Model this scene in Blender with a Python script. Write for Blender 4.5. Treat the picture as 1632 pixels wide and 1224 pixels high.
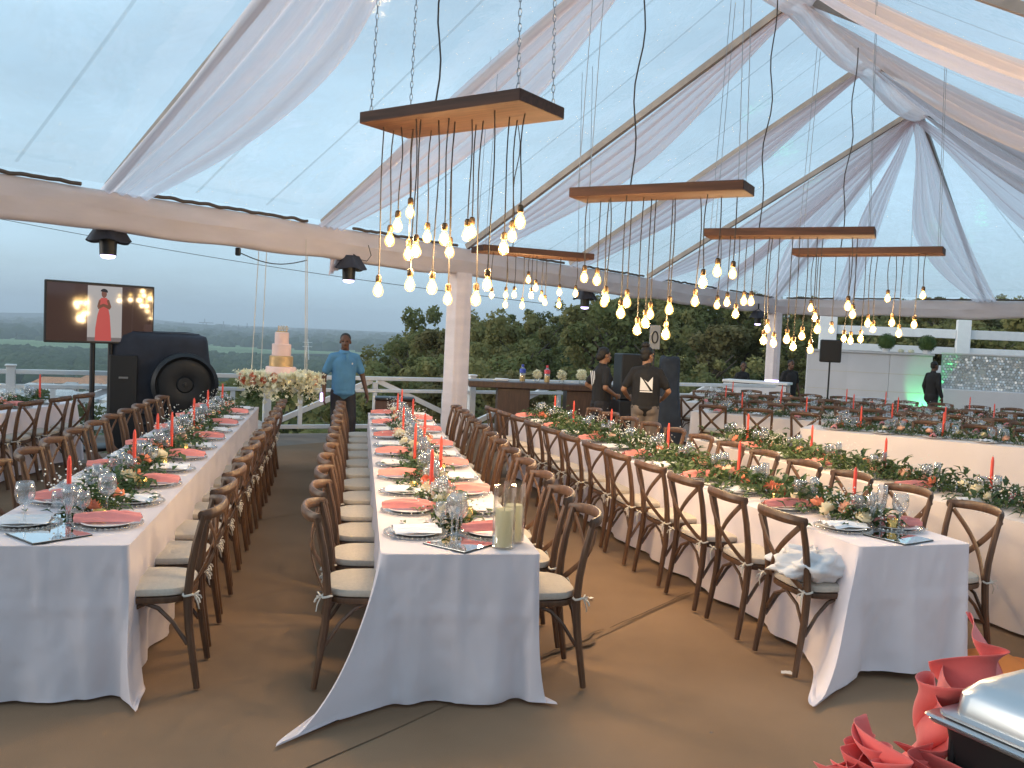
import bpy, math, random
from mathutils import Vector, Matrix, noise
random.seed(7)
PI = math.pi
sc = bpy.context.scene
COL = sc.collection
for o in list(bpy.data.objects): bpy.data.objects.remove(o)

# ------------------------------------------------------------------ camera
PITCH, ROLL, EYE = -3.13, 2.58, 1.82
cd = bpy.data.cameras.new('camera'); cam = bpy.data.objects.new('camera', cd); COL.objects.link(cam)
cd.sensor_width = 36.0; cd.lens = 36.0*1400/1632; cd.clip_start = 0.05; cd.clip_end = 60000
p_, r_ = math.radians(PITCH), math.radians(ROLL)
fw = Vector((0, math.cos(p_), math.sin(p_))); r0 = Vector((1, 0, 0)); u0 = r0.cross(fw)
rt = r0*math.cos(r_)+u0*math.sin(r_); up = -r0*math.sin(r_)+u0*math.cos(r_)
m = Matrix((rt, up, -fw)).transposed().to_4x4(); m.translation = (0, 0, EYE)
cam.matrix_world = m
sc.camera = cam

# ------------------------------------------------------------------ world, sun, exposure
SUN_EL, SUN_ROT = math.radians(13), math.radians(-104)
w = bpy.data.worlds.new('World'); sc.world = w; w.use_nodes = True
nt = w.node_tree; nt.nodes.clear()
sky = nt.nodes.new('ShaderNodeTexSky'); sky.sky_type = 'NISHITA'; sky.sun_disc = False
sky.sun_elevation = SUN_EL; sky.sun_rotation = SUN_ROT; sky.altitude = 150
sky.air_density = 1.0; sky.dust_density = 3.0; sky.ozone_density = 2.0
tc = nt.nodes.new('ShaderNodeTexCoord')
mpn = nt.nodes.new('ShaderNodeMapping'); mpn.inputs['Scale'].default_value = (1.0, 1.0, 3.5)
nz = nt.nodes.new('ShaderNodeTexNoise'); nz.inputs['Scale'].default_value = 1.7; nz.inputs['Detail'].default_value = 6; nz.inputs['Roughness'].default_value = .55
rmp = nt.nodes.new('ShaderNodeMapRange'); rmp.inputs[1].default_value = .35; rmp.inputs[2].default_value = .7; rmp.inputs[3].default_value = .42; rmp.inputs[4].default_value = .92
mix = nt.nodes.new('ShaderNodeMix'); mix.data_type = 'RGBA'
mix.inputs[7].default_value = (4.4, 6.35, 7.85, 1)          # thin even cloud veil of a hazy evening
bg = nt.nodes.new('ShaderNodeBackground'); bg.inputs['Strength'].default_value = 0.1
ow = nt.nodes.new('ShaderNodeOutputWorld')
L = nt.links.new
L(tc.outputs['Generated'], mpn.inputs['Vector']); L(mpn.outputs[0], nz.inputs['Vector']); L(nz.outputs[0], rmp.inputs[0])
L(rmp.outputs[0], mix.inputs[0]); L(sky.outputs[0], mix.inputs[6]); L(mix.outputs[2], bg.inputs['Color']); L(bg.outputs[0], ow.inputs['Surface'])
sd = bpy.data.lights.new('sun', 'SUN'); sun = bpy.data.objects.new('sun', sd); COL.objects.link(sun)
sd.energy = 0.8; sd.angle = math.radians(25); sd.color = (1, .93, .84)
dv = Vector((math.sin(SUN_ROT)*math.cos(SUN_EL), math.cos(SUN_ROT)*math.cos(SUN_EL), math.sin(SUN_EL)))
sun.rotation_euler = dv.to_track_quat('Z', 'Y').to_euler(); sun.location = (0, 0, 30)
vs = sc.view_settings; vs.view_transform = 'Standard'; vs.look = 'None'; vs.gamma = 1; vs.use_curve_mapping = False
vs.exposure = 0.80
cy = sc.cycles
cy.use_denoising = True; cy.max_bounces = 10; cy.transparent_max_bounces = 80; cy.transmission_bounces = 6
cy.diffuse_bounces = 4; cy.glossy_bounces = 3; cy.volume_bounces = 0; cy.sample_clamp_indirect = 4.0; cy.sample_clamp_direct = 0
cy.caustics_reflective = False; cy.caustics_refractive = False
try: cy.denoising_prefilter = 'ACCURATE'
except Exception: pass

# ------------------------------------------------------------------ helpers: materials
def srgb(r, g, b):
    f = lambda c: (c/255/12.92 if c <= 10 else ((c/255+.055)/1.055)**2.4)
    return (f(r), f(g), f(b), 1)
def mat(name, col, rough=.6, metal=0, spec=.4, noise_scale=None, var=.15, bump=0, bump_scale=None, col2=None, stretch=None, translucent=0, sheen=0, emit=None, emit_s=0):
    m = bpy.data.materials.new(name); m.use_nodes = True
    n = m.node_tree; b = n.nodes['Principled BSDF']; out = n.nodes['Material Output']
    if len(col) == 3: col = (*col, 1)
    b.inputs['Base Color'].default_value = col
    b.inputs['Roughness'].default_value = rough; b.inputs['Metallic'].default_value = metal
    b.inputs['Specular IOR Level'].default_value = spec
    if sheen: b.inputs['Sheen Weight'].default_value = sheen
    if emit: b.inputs['Emission Color'].default_value = (*emit, 1); b.inputs['Emission Strength'].default_value = emit_s
    if noise_scale:
        t = n.nodes.new('ShaderNodeTexCoord'); mp = n.nodes.new('ShaderNodeMapping')
        if stretch: mp.inputs['Scale'].default_value = stretch
        n.links.new(t.outputs['Object'], mp.inputs[0])
        z = n.nodes.new('ShaderNodeTexNoise'); z.inputs['Scale'].default_value = noise_scale; z.inputs['Detail'].default_value = 6
        n.links.new(mp.outputs[0], z.inputs['Vector'])
        cr = n.nodes.new('ShaderNodeValToRGB')
        c2 = col2 if col2 else tuple(min(1, c*(1+var)) for c in col[:3])+(1,)
        c1 = col if col2 else tuple(c*(1-var) for c in col[:3])+(1,)
        if len(c2) == 3: c2 = (*c2, 1)
        cr.color_ramp.elements[0].position = .3; cr.color_ramp.elements[1].position = .7
        cr.color_ramp.elements[0].color = c1; cr.color_ramp.elements[1].color = c2
        n.links.new(z.outputs[0], cr.inputs[0]); n.links.new(cr.outputs[0], b.inputs['Base Color'])
        oi = n.nodes.new('ShaderNodeObjectInfo')
        hs = n.nodes.new('ShaderNodeHueSaturation'); mr = n.nodes.new('ShaderNodeMapRange')
        mr.inputs[3].default_value = .88; mr.inputs[4].default_value = 1.12
        n.links.new(oi.outputs['Random'], mr.inputs[0]); n.links.new(mr.outputs[0], hs.inputs['Value'])
        n.links.new(cr.outputs[0], hs.inputs['Color']); n.links.new(hs.outputs[0], b.inputs['Base Color'])
        if bump:
            bp = n.nodes.new('ShaderNodeBump'); bp.inputs['Strength'].default_value = bump; bp.inputs['Distance'].default_value = .01
            z2 = z
            if bump_scale:
                z2 = n.nodes.new('ShaderNodeTexNoise'); z2.inputs['Scale'].default_value = bump_scale; z2.inputs['Detail'].default_value = 4
                n.links.new(mp.outputs[0], z2.inputs['Vector'])
            n.links.new(z2.outputs[0], bp.inputs['Height']); n.links.new(bp.outputs[0], b.inputs['Normal'])
    if translucent:
        tr = n.nodes.new('ShaderNodeBsdfTranslucent'); tr.inputs['Color'].default_value = col
        mx = n.nodes.new('ShaderNodeMixShader'); mx.inputs[0].default_value = translucent
        n.links.new(b.outputs[0], mx.inputs[1]); n.links.new(tr.outputs[0], mx.inputs[2]); n.links.new(mx.outputs[0], out.inputs['Surface'])
        if noise_scale: n.links.new(hs.outputs[0], tr.inputs['Color'])
    return m
def glassy(name, tint=(1, 1, 1), refl=.35, base=.06, rough=.03, body=0, body_col=(.8, .8, .8), bump=0, facing=True, bump_scale=30):
    """thin clear sheet: lets light straight through, mirrors some of it, more at grazing angles"""
    m = bpy.data.materials.new(name); m.use_nodes = True
    n = m.node_tree; n.nodes.clear(); out = n.nodes.new('ShaderNodeOutputMaterial')
    t = n.nodes.new('ShaderNodeBsdfTransparent'); t.inputs[0].default_value = (*tint, 1)
    g = n.nodes.new('ShaderNodeBsdfGlossy'); g.inputs['Roughness'].default_value = rough
    fr = n.nodes.new('ShaderNodeLayerWeight'); fr.inputs[0].default_value = .35
    mr = n.nodes.new('ShaderNodeMapRange'); mr.inputs[3].default_value = base; mr.inputs[4].default_value = refl
    n.links.new(fr.outputs['Facing'], mr.inputs[0])
    mx = n.nodes.new('ShaderNodeMixShader')
    n.links.new(mr.outputs[0], mx.inputs[0]); n.links.new(t.outputs[0], mx.inputs[1]); n.links.new(g.outputs[0], mx.inputs[2])
    last = mx
    if body:
        d = n.nodes.new('ShaderNodeBsdfDiffuse'); d.inputs[0].default_value = (*body_col, 1)
        tl = n.nodes.new('ShaderNodeBsdfTranslucent'); tl.inputs[0].default_value = (*body_col, 1)
        m1 = n.nodes.new('ShaderNodeMixShader'); m1.inputs[0].default_value = .6
        n.links.new(d.outputs[0], m1.inputs[1]); n.links.new(tl.outputs[0], m1.inputs[2])
        m2 = n.nodes.new('ShaderNodeMixShader'); m2.inputs[0].default_value = body
        if bump:
            tq = n.nodes.new('ShaderNodeTexCoord'); mq = n.nodes.new('ShaderNodeMapping'); mq.inputs['Scale'].default_value = (1, 1, 1)
            zq = n.nodes.new('ShaderNodeTexNoise'); zq.inputs['Scale'].default_value = 1.6; zq.inputs['Detail'].default_value = 7; zq.inputs['Roughness'].default_value = .65; zq.inputs['Distortion'].default_value = 1.2
            rq = n.nodes.new('ShaderNodeMapRange'); rq.inputs[1].default_value = .35; rq.inputs[2].default_value = .75; rq.inputs[3].default_value = body*.5; rq.inputs[4].default_value = body*2.4
            n.links.new(tq.outputs['Object'], mq.inputs[0]); n.links.new(mq.outputs[0], zq.inputs['Vector']); n.links.new(zq.outputs[0], rq.inputs[0]); n.links.new(rq.outputs[0], m2.inputs[0])
        n.links.new(mx.outputs[0], m2.inputs[1]); n.links.new(m1.outputs[0], m2.inputs[2]); last = m2
    if bump:
        tcn = n.nodes.new('ShaderNodeTexCoord'); z = n.nodes.new('ShaderNodeTexNoise'); z.inputs['Scale'].default_value = bump_scale
        n.links.new(tcn.outputs['Object'], z.inputs['Vector'])
        bp = n.nodes.new('ShaderNodeBump'); bp.inputs['Strength'].default_value = bump; bp.inputs['Distance'].default_value = .02
        n.links.new(z.outputs[0], bp.inputs['Height']); n.links.new(bp.outputs[0], g.inputs['Normal'])
    n.links.new(last.outputs[0], out.inputs[0])
    return m
def emitter(name, col, s):
    m = bpy.data.materials.new(name); m.use_nodes = True
    n = m.node_tree; n.nodes.clear(); out = n.nodes.new('ShaderNodeOutputMaterial'); e = n.nodes.new('ShaderNodeEmission')
    e.inputs[0].default_value = (*col, 1); e.inputs[1].default_value = s; n.links.new(e.outputs[0], out.inputs[0])
    return m
def sheer(name, col, clear=.35, scale=(30, 3, 3)):
    m = bpy.data.materials.new(name); m.use_nodes = True
    n = m.node_tree; n.nodes.clear(); out = n.nodes.new('ShaderNodeOutputMaterial')
    d = n.nodes.new('ShaderNodeBsdfDiffuse'); tl = n.nodes.new('ShaderNodeBsdfTranslucent'); t = n.nodes.new('ShaderNodeBsdfTransparent')
    d.inputs[0].default_value = (*col, 1); tl.inputs[0].default_value = (*col, 1)
    a = n.nodes.new('ShaderNodeMixShader'); a.inputs[0].default_value = .85
    b = n.nodes.new('ShaderNodeMixShader')
    n.links.new(d.outputs[0], a.inputs[1]); n.links.new(tl.outputs[0], a.inputs[2])
    n.links.new(a.outputs[0], b.inputs[1]); n.links.new(t.outputs[0], b.inputs[2])
    uv = n.nodes.new('ShaderNodeUVMap'); mp = n.nodes.new('ShaderNodeMapping'); mp.inputs['Scale'].default_value = scale
    z = n.nodes.new('ShaderNodeTexNoise'); z.inputs['Scale'].default_value = 1; z.inputs['Detail'].default_value = 3
    mr = n.nodes.new('ShaderNodeMapRange'); mr.inputs[1].default_value = .3; mr.inputs[2].default_value = .7
    mr.inputs[3].default_value = max(0, clear-.16); mr.inputs[4].default_value = clear+.16
    n.links.new(uv.outputs[0], mp.inputs[0]); n.links.new(mp.outputs[0], z.inputs['Vector']); n.links.new(z.outputs[0], mr.inputs[0]); n.links.new(mr.outputs[0], b.inputs[0])
    n.links.new(b.outputs[0], out.inputs[0])
    return m

M = {}
M['wood'] = mat('chair walnut', (.07, .034, .019), .42, spec=.45, noise_scale=7, col2=(.14, .07, .037), stretch=(6, 6, 1), bump=.15)
M['cushion'] = mat('cream seat pad', (.5, .435, .365), .85, noise_scale=60, var=.06, bump=.2)
M['ribbon'] = mat('cream tie', (.62, .57, .5), .8)
M['board'] = mat('chandelier board', (.035, .014, .009), .7, noise_scale=5, col2=(.078, .032, .02), stretch=(.6, 9, 9), bump=.2)
M['cloth'] = mat('white tablecloth', (.78, .695, .715), .85, noise_scale=3, var=.03, bump=.12, bump_scale=9, sheen=.15, translucent=.12)
M['cloth2'] = mat('blush tablecloth', (.78, .69, .66), .85, noise_scale=3, var=.03, bump=.12, bump_scale=9, sheen=.15, translucent=.12)  # white cloth again, with the right side's blush light mixed into its colour
M['beamcloth'] = mat('beam cloth', (.82, .73, .72), .85, noise_scale=2, var=.06, translucent=.3, bump=.25, bump_scale=6, stretch=(1, 1, 4))
M['sheer'] = sheer('sheer drape', (.97, .865, .885), .27, (1.5, 16, 3))
M['sheer2'] = sheer('sheer tail', (.97, .87, .885), .22, (1.5, 16, 3))
M['pole'] = mat('tent aluminium', (.25, .22, .2), .45, metal=.3, noise_scale=4, var=.2)
M['vinyl'] = glassy('clear vinyl', (.96, .975, .98), .3, .035, .1, body=.085, body_col=(.85, .88, .9), bump=.6, bump_scale=4)
M['seam'] = glassy('vinyl seam', (.9, .93, .94), .3, .05, .2, body=.12, body_col=(.75, .77, .79))
M['rope'] = mat('dark rope edge', (.09, .07, .06), .8)
M['glass'] = glassy('table glass', (.965, .975, .985), .7, .06, .03, body=.07)
M['jar'] = glassy('cylinder glass', (.985, .99, .985), .6, .025, .02, body=.01)
M['mirror'] = mat('mirror tile', (.82, .83, .82), .02, metal=1)
M['mirror_edge'] = mat('mirror edge', (.03, .035, .035), .2)
M['plate'] = mat('white plate', (.8, .78, .77), .25, spec=.5)
M['charger'] = glassy('glass charger', (.97, .97, .96), .5, .07, .06, body=.12, body_col=(.8, .79, .77))
M['napkin'] = mat('coral napkin', (.9, .31, .275), .8, noise_scale=9, var=.12, bump=.3, bump_scale=20, sheen=.2, translucent=.15)
M['wnapkin'] = mat('white napkin', (.8, .77, .77), .85, noise_scale=9, var=.04, bump=.3, bump_scale=14)
M['candle'] = mat('coral wax', (.9, .13, .09), .45, translucent=.3)
M['pillar'] = mat('ivory wax', (.9, .84, .62), .5, noise_scale=5, var=.04, translucent=.55)
M['gold'] = mat('gold votive', (.75, .48, .16), .25, metal=.9, noise_scale=60, var=.3, bump=.4)
M['leaf'] = mat('garland leaf', (.035, .075, .02), .5, noise_scale=6, col2=(.1, .15, .055), translucent=.25)
M['rose'] = mat('coral rose', (.85, .29, .17), .7, noise_scale=20, var=.2, translucent=.2)
M['rose2'] = mat('cream rose', (.82, .72, .5), .7, noise_scale=20, var=.12, translucent=.2)
M['rose3'] = mat('peach rose', (.86, .5, .36), .7, noise_scale=20, var=.15, translucent=.2)
M['gyp'] = mat('white sprig', (.8, .79, .74), .8)
M['black'] = mat('black plastic', (.012, .012, .014), .45)
M['blackcloth'] = mat('black cover cloth', (.03, .032, .045), .75, noise_scale=4, var=.3, bump=.4, bump_scale=8)
M['navycloth'] = mat('navy cover cloth', (.022, .03, .05), .8, noise_scale=4, var=.3, bump=.4, bump_scale=8)
M['iron'] = mat('dark metal', (.03, .03, .032), .4, metal=.6)
M['cord'] = mat('cable black', (.035, .028, .024), .6)
M['brass'] = mat('brass socket', (.12, .075, .04), .4, metal=.7)
M['chain'] = mat('steel chain', (.28, .28, .29), .35, metal=.9)
M['white'] = mat('white paint', (.8, .78, .77), .5, noise_scale=5, var=.05)
M['offwhite'] = mat('white panel', (.66, .64, .66), .6, noise_scale=2, var=.04)
M['barwood'] = mat('dark bar wood', (.06, .032, .025), .4, noise_scale=5, col2=(.1, .055, .04), stretch=(8, 1, 1))
M['steel'] = mat('chafer steel', (.56, .58, .6), .3, metal=.95, noise_scale=2, var=.08, bump=.06, bump_scale=3)
M['cake_pink'] = mat('pink icing', (.87, .61, .55), .6, noise_scale=6, var=.06)
M['cake_gold'] = mat('gold icing', (.6, .4, .2), .45, metal=.35, noise_scale=15, var=.15)
M['fuzz'] = mat('cream blossom', (.82, .78, .58), .8, noise_scale=8, var=.12, translucent=.25)
M['skin'] = mat('brown skin', (.11, .05, .028), .5, noise_scale=6, var=.1)
M['skin2'] = mat('tan skin', (.3, .15, .085), .5, noise_scale=6, var=.1)
M['hair'] = mat('black hair', (.012, .01, .009), .6, noise_scale=30, var=.4, bump=.5)
M['blue'] = mat('blue polo knit', (.085, .24, .42), .8, noise_scale=8, var=.12, bump=.3, bump_scale=10)
M['tee'] = mat('black tee', (.016, .015, .016), .85, noise_scale=8, var=.25, bump=.3, bump_scale=8)
M['trouser'] = mat('charcoal trousers', (.022, .021, .026), .8, noise_scale=8, var=.2, bump=.3, bump_scale=8)
M['greytr'] = mat('grey brown trousers', (.17, .135, .11), .85, noise_scale=8, var=.12, bump=.3, bump_scale=8)
M['eye'] = mat('dark eye', (.02, .015, .012), .2)
M['navycloth2'] = mat('faded navy cloth', (.028, .036, .05), .8, noise_scale=4, var=.3, bump=.4, bump_scale=8)
M['topiary'] = mat('topiary green', (.05, .1, .022), .7, noise_scale=8, col2=(.1, .16, .04), translucent=.2)
M['sequin'] = mat('silver sequin', (.82, .84, .84), .5, metal=.6)
M['core'] = emitter('glowing filament', (1, .72, .3), 42)
M['amber'] = None
M['lens'] = emitter('stage light lens', (.62, .5, 1), 3.0)
M['green_led'] = emitter('green uplight', (.1, 1, .3), 4)
M['coral_cloth'] = mat('coral swag cloth', (.88, .165, .14), .75, noise_scale=5, var=.12, bump=.5, bump_scale=14, sheen=.4, translucent=.2)
M['orange'] = mat('orange fabric', (.86, .26, .06), .7, noise_scale=5, var=.08, translucent=.2)
def amber():
    m = bpy.data.materials.new('amber bulb glass'); m.use_nodes = True
    n = m.node_tree; n.nodes.clear(); out = n.nodes.new('ShaderNodeOutputMaterial')
    t = n.nodes.new('ShaderNodeBsdfTransparent'); t.inputs[0].default_value = (1, .9, .68, 1)
    e = n.nodes.new('ShaderNodeEmission'); e.inputs[0].default_value = (1, .6, .17, 1); e.inputs[1].default_value = .75
    g = n.nodes.new('ShaderNodeBsdfGlossy'); g.inputs['Roughness'].default_value = .05
    a = n.nodes.new('ShaderNodeAddShader'); n.links.new(t.outputs[0], a.inputs[0]); n.links.new(e.outputs[0], a.inputs[1])
    x = n.nodes.new('ShaderNodeMixShader'); x.inputs[0].default_value = .06
    n.links.new(a.outputs[0], x.inputs[1]); n.links.new(g.outputs[0], x.inputs[2]); n.links.new(x.outputs[0], out.inputs[0])
    m.cycles.emission_sampling = 'NONE'
    return m
M['amber'] = amber(); M['core'].cycles.emission_sampling = 'NONE'

# ------------------------------------------------------------------ helpers: meshes
class MB:
    def __init__(s): s.v = []; s.f = []; s.mi = []; s.uv = None
    def add(s, vs, fs, mi=0):
        n = len(s.v); s.v.extend([tuple(x) for x in vs]); s.f.extend([tuple(i+n for i in q) for q in fs]); s.mi.extend([mi]*len(fs)); return s
    def box(s, c, d, rz=0, mi=0, rot=None, bev=0):
        hx, hy, hz = d[0]/2, d[1]/2, d[2]/2
        b = bev
        if b:
            vs = []
            for z, k in ((-hz, b), (-hz+b, 0), (hz-b, 0), (hz, b)):
                X, Y = hx-k, hy-k
                vs += [(-X+b, -Y, z), (X-b, -Y, z), (X, -Y+b, z), (X, Y-b, z), (X-b, Y, z), (-X+b, Y, z), (-X, Y-b, z), (-X, -Y+b, z)]
            fs = [tuple(range(7, -1, -1)), tuple(range(24, 32))]
            for l in range(3):
                for i in range(8):
                    j = (i+1) % 8; fs.append((l*8+i, l*8+j, (l+1)*8+j, (l+1)*8+i))
        else:
            vs = [(x, y, z) for z in (-hz, hz) for x, y in ((-hx, -hy), (hx, -hy), (hx, hy), (-hx, hy))]
            fs = [(3, 2, 1, 0), (4, 5, 6, 7), (0, 1, 5, 4), (1, 2, 6, 5), (2, 3, 7, 6), (3, 0, 4, 7)]
        R = rot if rot else Matrix.Rotation(rz, 3, 'Z')
        s.add([R @ Vector(v)+Vector(c) for v in vs], fs, mi); return s
    def tube(s, pts, r, n=6, mi=0, cap=True, flat=None, upv=None):
        """swept tube; r a number or a list; flat = (a, b) multiplies the two cross axes"""
        P = [Vector(p) for p in pts]; k = len(P); rs = r if isinstance(r, (list, tuple)) else [r]*k
        vs = []; prev = None
        for i in range(k):
            t = (P[min(i+1, k-1)]-P[max(i-1, 0)]).normalized()
            if prev is None:
                a = Vector(upv) if upv else (Vector((0, 0, 1)) if abs(t.z) < .9 else Vector((1, 0, 0)))
            else: a = prev
            a = (a-t*a.dot(t)); a = a.normalized() if a.length > 1e-6 else t.orthogonal().normalized()
            prev = a; b = t.cross(a)
            fa, fb = flat if flat else (1, 1)
            for j in range(n):
                q = 2*PI*(j+.5)/n
                vs.append(P[i]+a*(math.cos(q)*rs[i]*fa)+b*(math.sin(q)*rs[i]*fb))
        fs = [(i*n+j, i*n+(j+1) % n, (i+1)*n+(j+1) % n, (i+1)*n+j) for i in range(k-1) for j in range(n)]
        if cap: fs += [tuple(range(n-1, -1, -1)), tuple(range((k-1)*n, k*n))]
        s.add(vs, fs, mi); return s
    def lathe(s, prof, n=16, c=(0, 0, 0), mi=0):
        vs = []; k = len(prof)
        for r, z in prof:
            for j in range(n):
                q = 2*PI*j/n; vs.append((c[0]+r*math.cos(q), c[1]+r*math.sin(q), c[2]+z))
        fs = [(i*n+j, i*n+(j+1) % n, (i+1)*n+(j+1) % n, (i+1)*n+j) for i in range(k-1) for j in range(n)]
        if prof[0][0] > 1e-5: fs.append(tuple(range(n-1, -1, -1)))
        if prof[-1][0] > 1e-5: fs.append(tuple(range((k-1)*n, k*n)))
        s.add(vs, fs, mi); return s
    def ball(s, c, r, n=10, k=7, mi=0, rot=None):
        rr = r if isinstance(r, (list, tuple)) else (r, r, r)
        vs = []; R = rot if rot else Matrix.Identity(3)
        for i in range(k+1):
            a = PI*i/k
            for j in range(n):
                q = 2*PI*j/n
                vs.append(Vector(c)+R @ Vector((rr[0]*math.sin(a)*math.cos(q), rr[1]*math.sin(a)*math.sin(q), -rr[2]*math.cos(a))))
        fs = [(i*n+j, i*n+(j+1) % n, (i+1)*n+(j+1) % n, (i+1)*n+j) for i in range(k) for j in range(n)]
        s.add(vs, fs, mi); return s
    def grid(s, fn, nu, nv, mi=0, uv=True):
        vs = [fn(i/nu, j/nv) for i in range(nu+1) for j in range(nv+1)]
        fs = [(i*(nv+1)+j, (i+1)*(nv+1)+j, (i+1)*(nv+1)+j+1, i*(nv+1)+j+1) for i in range(nu) for j in range(nv)]
        if uv:
            if s.uv is None: s.uv = [(0, 0)]*len(s.v)
            s.uv += [(i/nu, j/nv) for i in range(nu+1) for j in range(nv+1)]
        s.add(vs, fs, mi); return s
    def mesh(s, name, mats, smooth=True):
        me = bpy.data.meshes.new(name); me.from_pydata(s.v, [], s.f)
        for mm in (mats if isinstance(mats, (list, tuple)) else [mats]): me.materials.append(mm)
        if len(me.materials) > 1: me.polygons.foreach_set('material_index', s.mi)
        if smooth: me.polygons.foreach_set('use_smooth', [True]*len(me.polygons))
        if s.uv and len(s.uv) == len(s.v):
            ul = me.uv_layers.new(name='UVMap')
            for lp in me.loops: ul.data[lp.index].uv = s.uv[lp.vertex_index]
        me.validate(); me.update()
        return me
    def build(s, name, mats, parent=None, smooth=True, loc=(0, 0, 0), auto=True):
        me = s.mesh(name, mats, smooth)
        if smooth and auto: 
            try: me.set_sharp_from_angle(angle=math.radians(42))
            except Exception: pass
        return put(name, me, parent, loc)
def put(name, me, parent=None, loc=(0, 0, 0), rz=0, sca=1):
    o = bpy.data.objects.new(name, me); COL.objects.link(o); o.parent = parent; o.location = loc
    if rz: o.rotation_euler.z = rz
    if sca != 1: o.scale = (sca,)*3 if isinstance(sca, (int, float)) else sca
    return o
def tag(o, label=None, cat=None, group=None, kind=None):
    if label: o['label'] = label
    if cat: o['category'] = cat
    if group: o['group'] = group
    if kind: o['kind'] = kind
    return o
def thing(name, label, cat, loc=(0, 0, 0), rz=0, group=None):
    o = bpy.data.objects.new(name, None); COL.objects.link(o); o.empty_display_size = .1
    o.location = loc; o.rotation_euler.z = rz
    return tag(o, label, cat, group)
KIDS = {}
def kids(o):
    return [c for c in o.children]
def copy_tree(o, parent=None):
    c = o.copy(); COL.objects.link(c); c.parent = parent
    for ch in kids(o): copy_tree(ch, c)
    return c
def clone(o, loc, rz, label=None, group=None, cat=None):
    c = copy_tree(o); c.location = loc; c.rotation_euler.z = rz
    tag(c, label, cat, group); return c
ORD = ['nearest', 'second', 'third', 'fourth', 'fifth', 'sixth', 'seventh', 'eighth', 'ninth', 'tenth', 'eleventh', 'twelfth', 'thirteenth', 'fourteenth']
def V2(x, y): return Vector((x, y))
def lerp(a, b, t): return a+(b-a)*t
def sm(t): t = max(0, min(1, t)); return t*t*(3-2*t)

# ------------------------------------------------------------------ tent frame of reference
TO = Vector((-1.14, 14.06, 0)); TD = Vector((.613, .79, 0)).normalized(); TN = Vector((TD.y, -TD.x, 0))
def tp(s, w, z): return TO+TD*s+TN*w+Vector((0, 0, z))
T_ANG = math.atan2(TD.y, TD.x)
EAVE, RIDGE, HALF, S_APEX, S_END, S_BACK = 3.22, 6.2, 5.3, 6.5, 13.8, -14.5

# ------------------------------------------------------------------ ground and valley
def hgt(x, y):
    d = math.hypot(x, y); a = math.degrees(math.atan2(x, y))      # a: bearing from camera, + right
    yr = y-(16.54+.5*x)                                          # beyond the railing line
    base = -.35
    # right hand hill rises beyond the railing; left side drops into the valley
    tl = sm((a+14)/10.0)
    drop = -62*sm((d-14)/330.0)*(1)-3.0*sm((yr-1)/8)
    hill = -1.2*sm((yr-.5)/3) + 5.4*sm((d-20)/60.0)*sm((a+11)/18) - 1.0*sm((d-17)/8)
    hill = hill-60*sm((d-110)/500.0)
    h = base+lerp(drop, hill, tl) if yr > 0 or d > 40 else base
    if d > 300: h += 3.0*noise.noise(Vector((x*.0016, y*.0016, 0)))*sm((d-300)/400)
    return h
def terrain():
    mb = MB(); rings = [0, 6, 10, 13, 15, 16, 17, 18, 19, 20, 22, 24, 27, 30, 34, 38, 43, 49, 56, 64, 74, 86, 100, 120, 145, 180, 230, 300, 400, 520, 700, 950, 1300, 1800, 2500, 3500, 5000, 7000, 10000]
    na = 180; vs = []
    for r in rings:
        for j in range(na):
            q = 2*PI*j/na; x, y = r*math.sin(q), r*math.cos(q)
            vs.append((x, y, hgt(x, y)+(.12*noise.noise(Vector((x*.3, y*.3, 3))) if 16 < r < 200 else 0)))
    fs = [(i*na+j, i*na+(j+1) % na, (i+1)*na+(j+1) % na, (i+1)*na+j) for i in range(len(rings)-1) for j in range(na)]
    fs = [f[::-1] for f in fs]
    mb.add(vs, fs)
    m = bpy.data.materials.new('countryside'); m.use_nodes = True; n = m.node_tree; b = n.nodes['Principled BSDF']
    b.inputs['Roughness'].default_value = .95; b.inputs['Specular IOR Level'].default_value = .1
    g = n.nodes.new('ShaderNodeNewGeometry')
    z1 = n.nodes.new('ShaderNodeTexNoise'); z1.inputs['Scale'].default_value = .0035; z1.inputs['Detail'].default_value = 5
    z2 = n.nodes.new('ShaderNodeTexNoise'); z2.inputs['Scale'].default_value = .35; z2.inputs['Detail'].default_value = 8
    mpp = n.nodes.new('ShaderNodeMapping'); mpp.inputs['Scale'].default_value = (.5, 1, 1)
    n.links.new(g.outputs['Position'], mpp.inputs[0]); n.links.new(mpp.outputs[0], z1.inputs['Vector']); n.links.new(g.outputs['Position'], z2.inputs['Vector'])
    c1 = n.nodes.new('ShaderNodeValToRGB'); e = c1.color_ramp.elements
    e[0].position = .40; e[0].color = (.03, .052, .026, 1); e[1].position = .62; e[1].color = (.12, .175, .075, 1)
    x = e.new(.5); x.color = (.04, .07, .03, 1)
    c2 = n.nodes.new('ShaderNodeValToRGB'); e = c2.color_ramp.elements
    e[0].position = .35; e[0].color = (.55, .55, .55, 1); e[1].position = .65; e[1].color = (1.25, 1.25, 1.2, 1)
    mx = n.nodes.new('ShaderNodeMix'); mx.data_type = 'RGBA'; mx.blend_type = 'MULTIPLY'; mx.inputs[0].default_value = 1
    n.links.new(z1.outputs[0], c1.inputs[0]); n.links.new(z2.outputs[0], c2.inputs[0])
    n.links.new(c1.outputs[0], mx.inputs[6]); n.links.new(c2.outputs[0], mx.inputs[7]); n.links.new(mx.outputs[2], b.inputs['Base Color'])
    bp = n.nodes.new('ShaderNodeBump'); bp.inputs['Strength'].default_value = .6; bp.inputs['Distance'].default_value = .5
    n.links.new(z2.outputs[0], bp.inputs['Height']); n.links.new(bp.outputs[0], b.inputs['Normal'])
    tag(mb.build('ground', m), kind='structure')
terrain()
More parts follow.
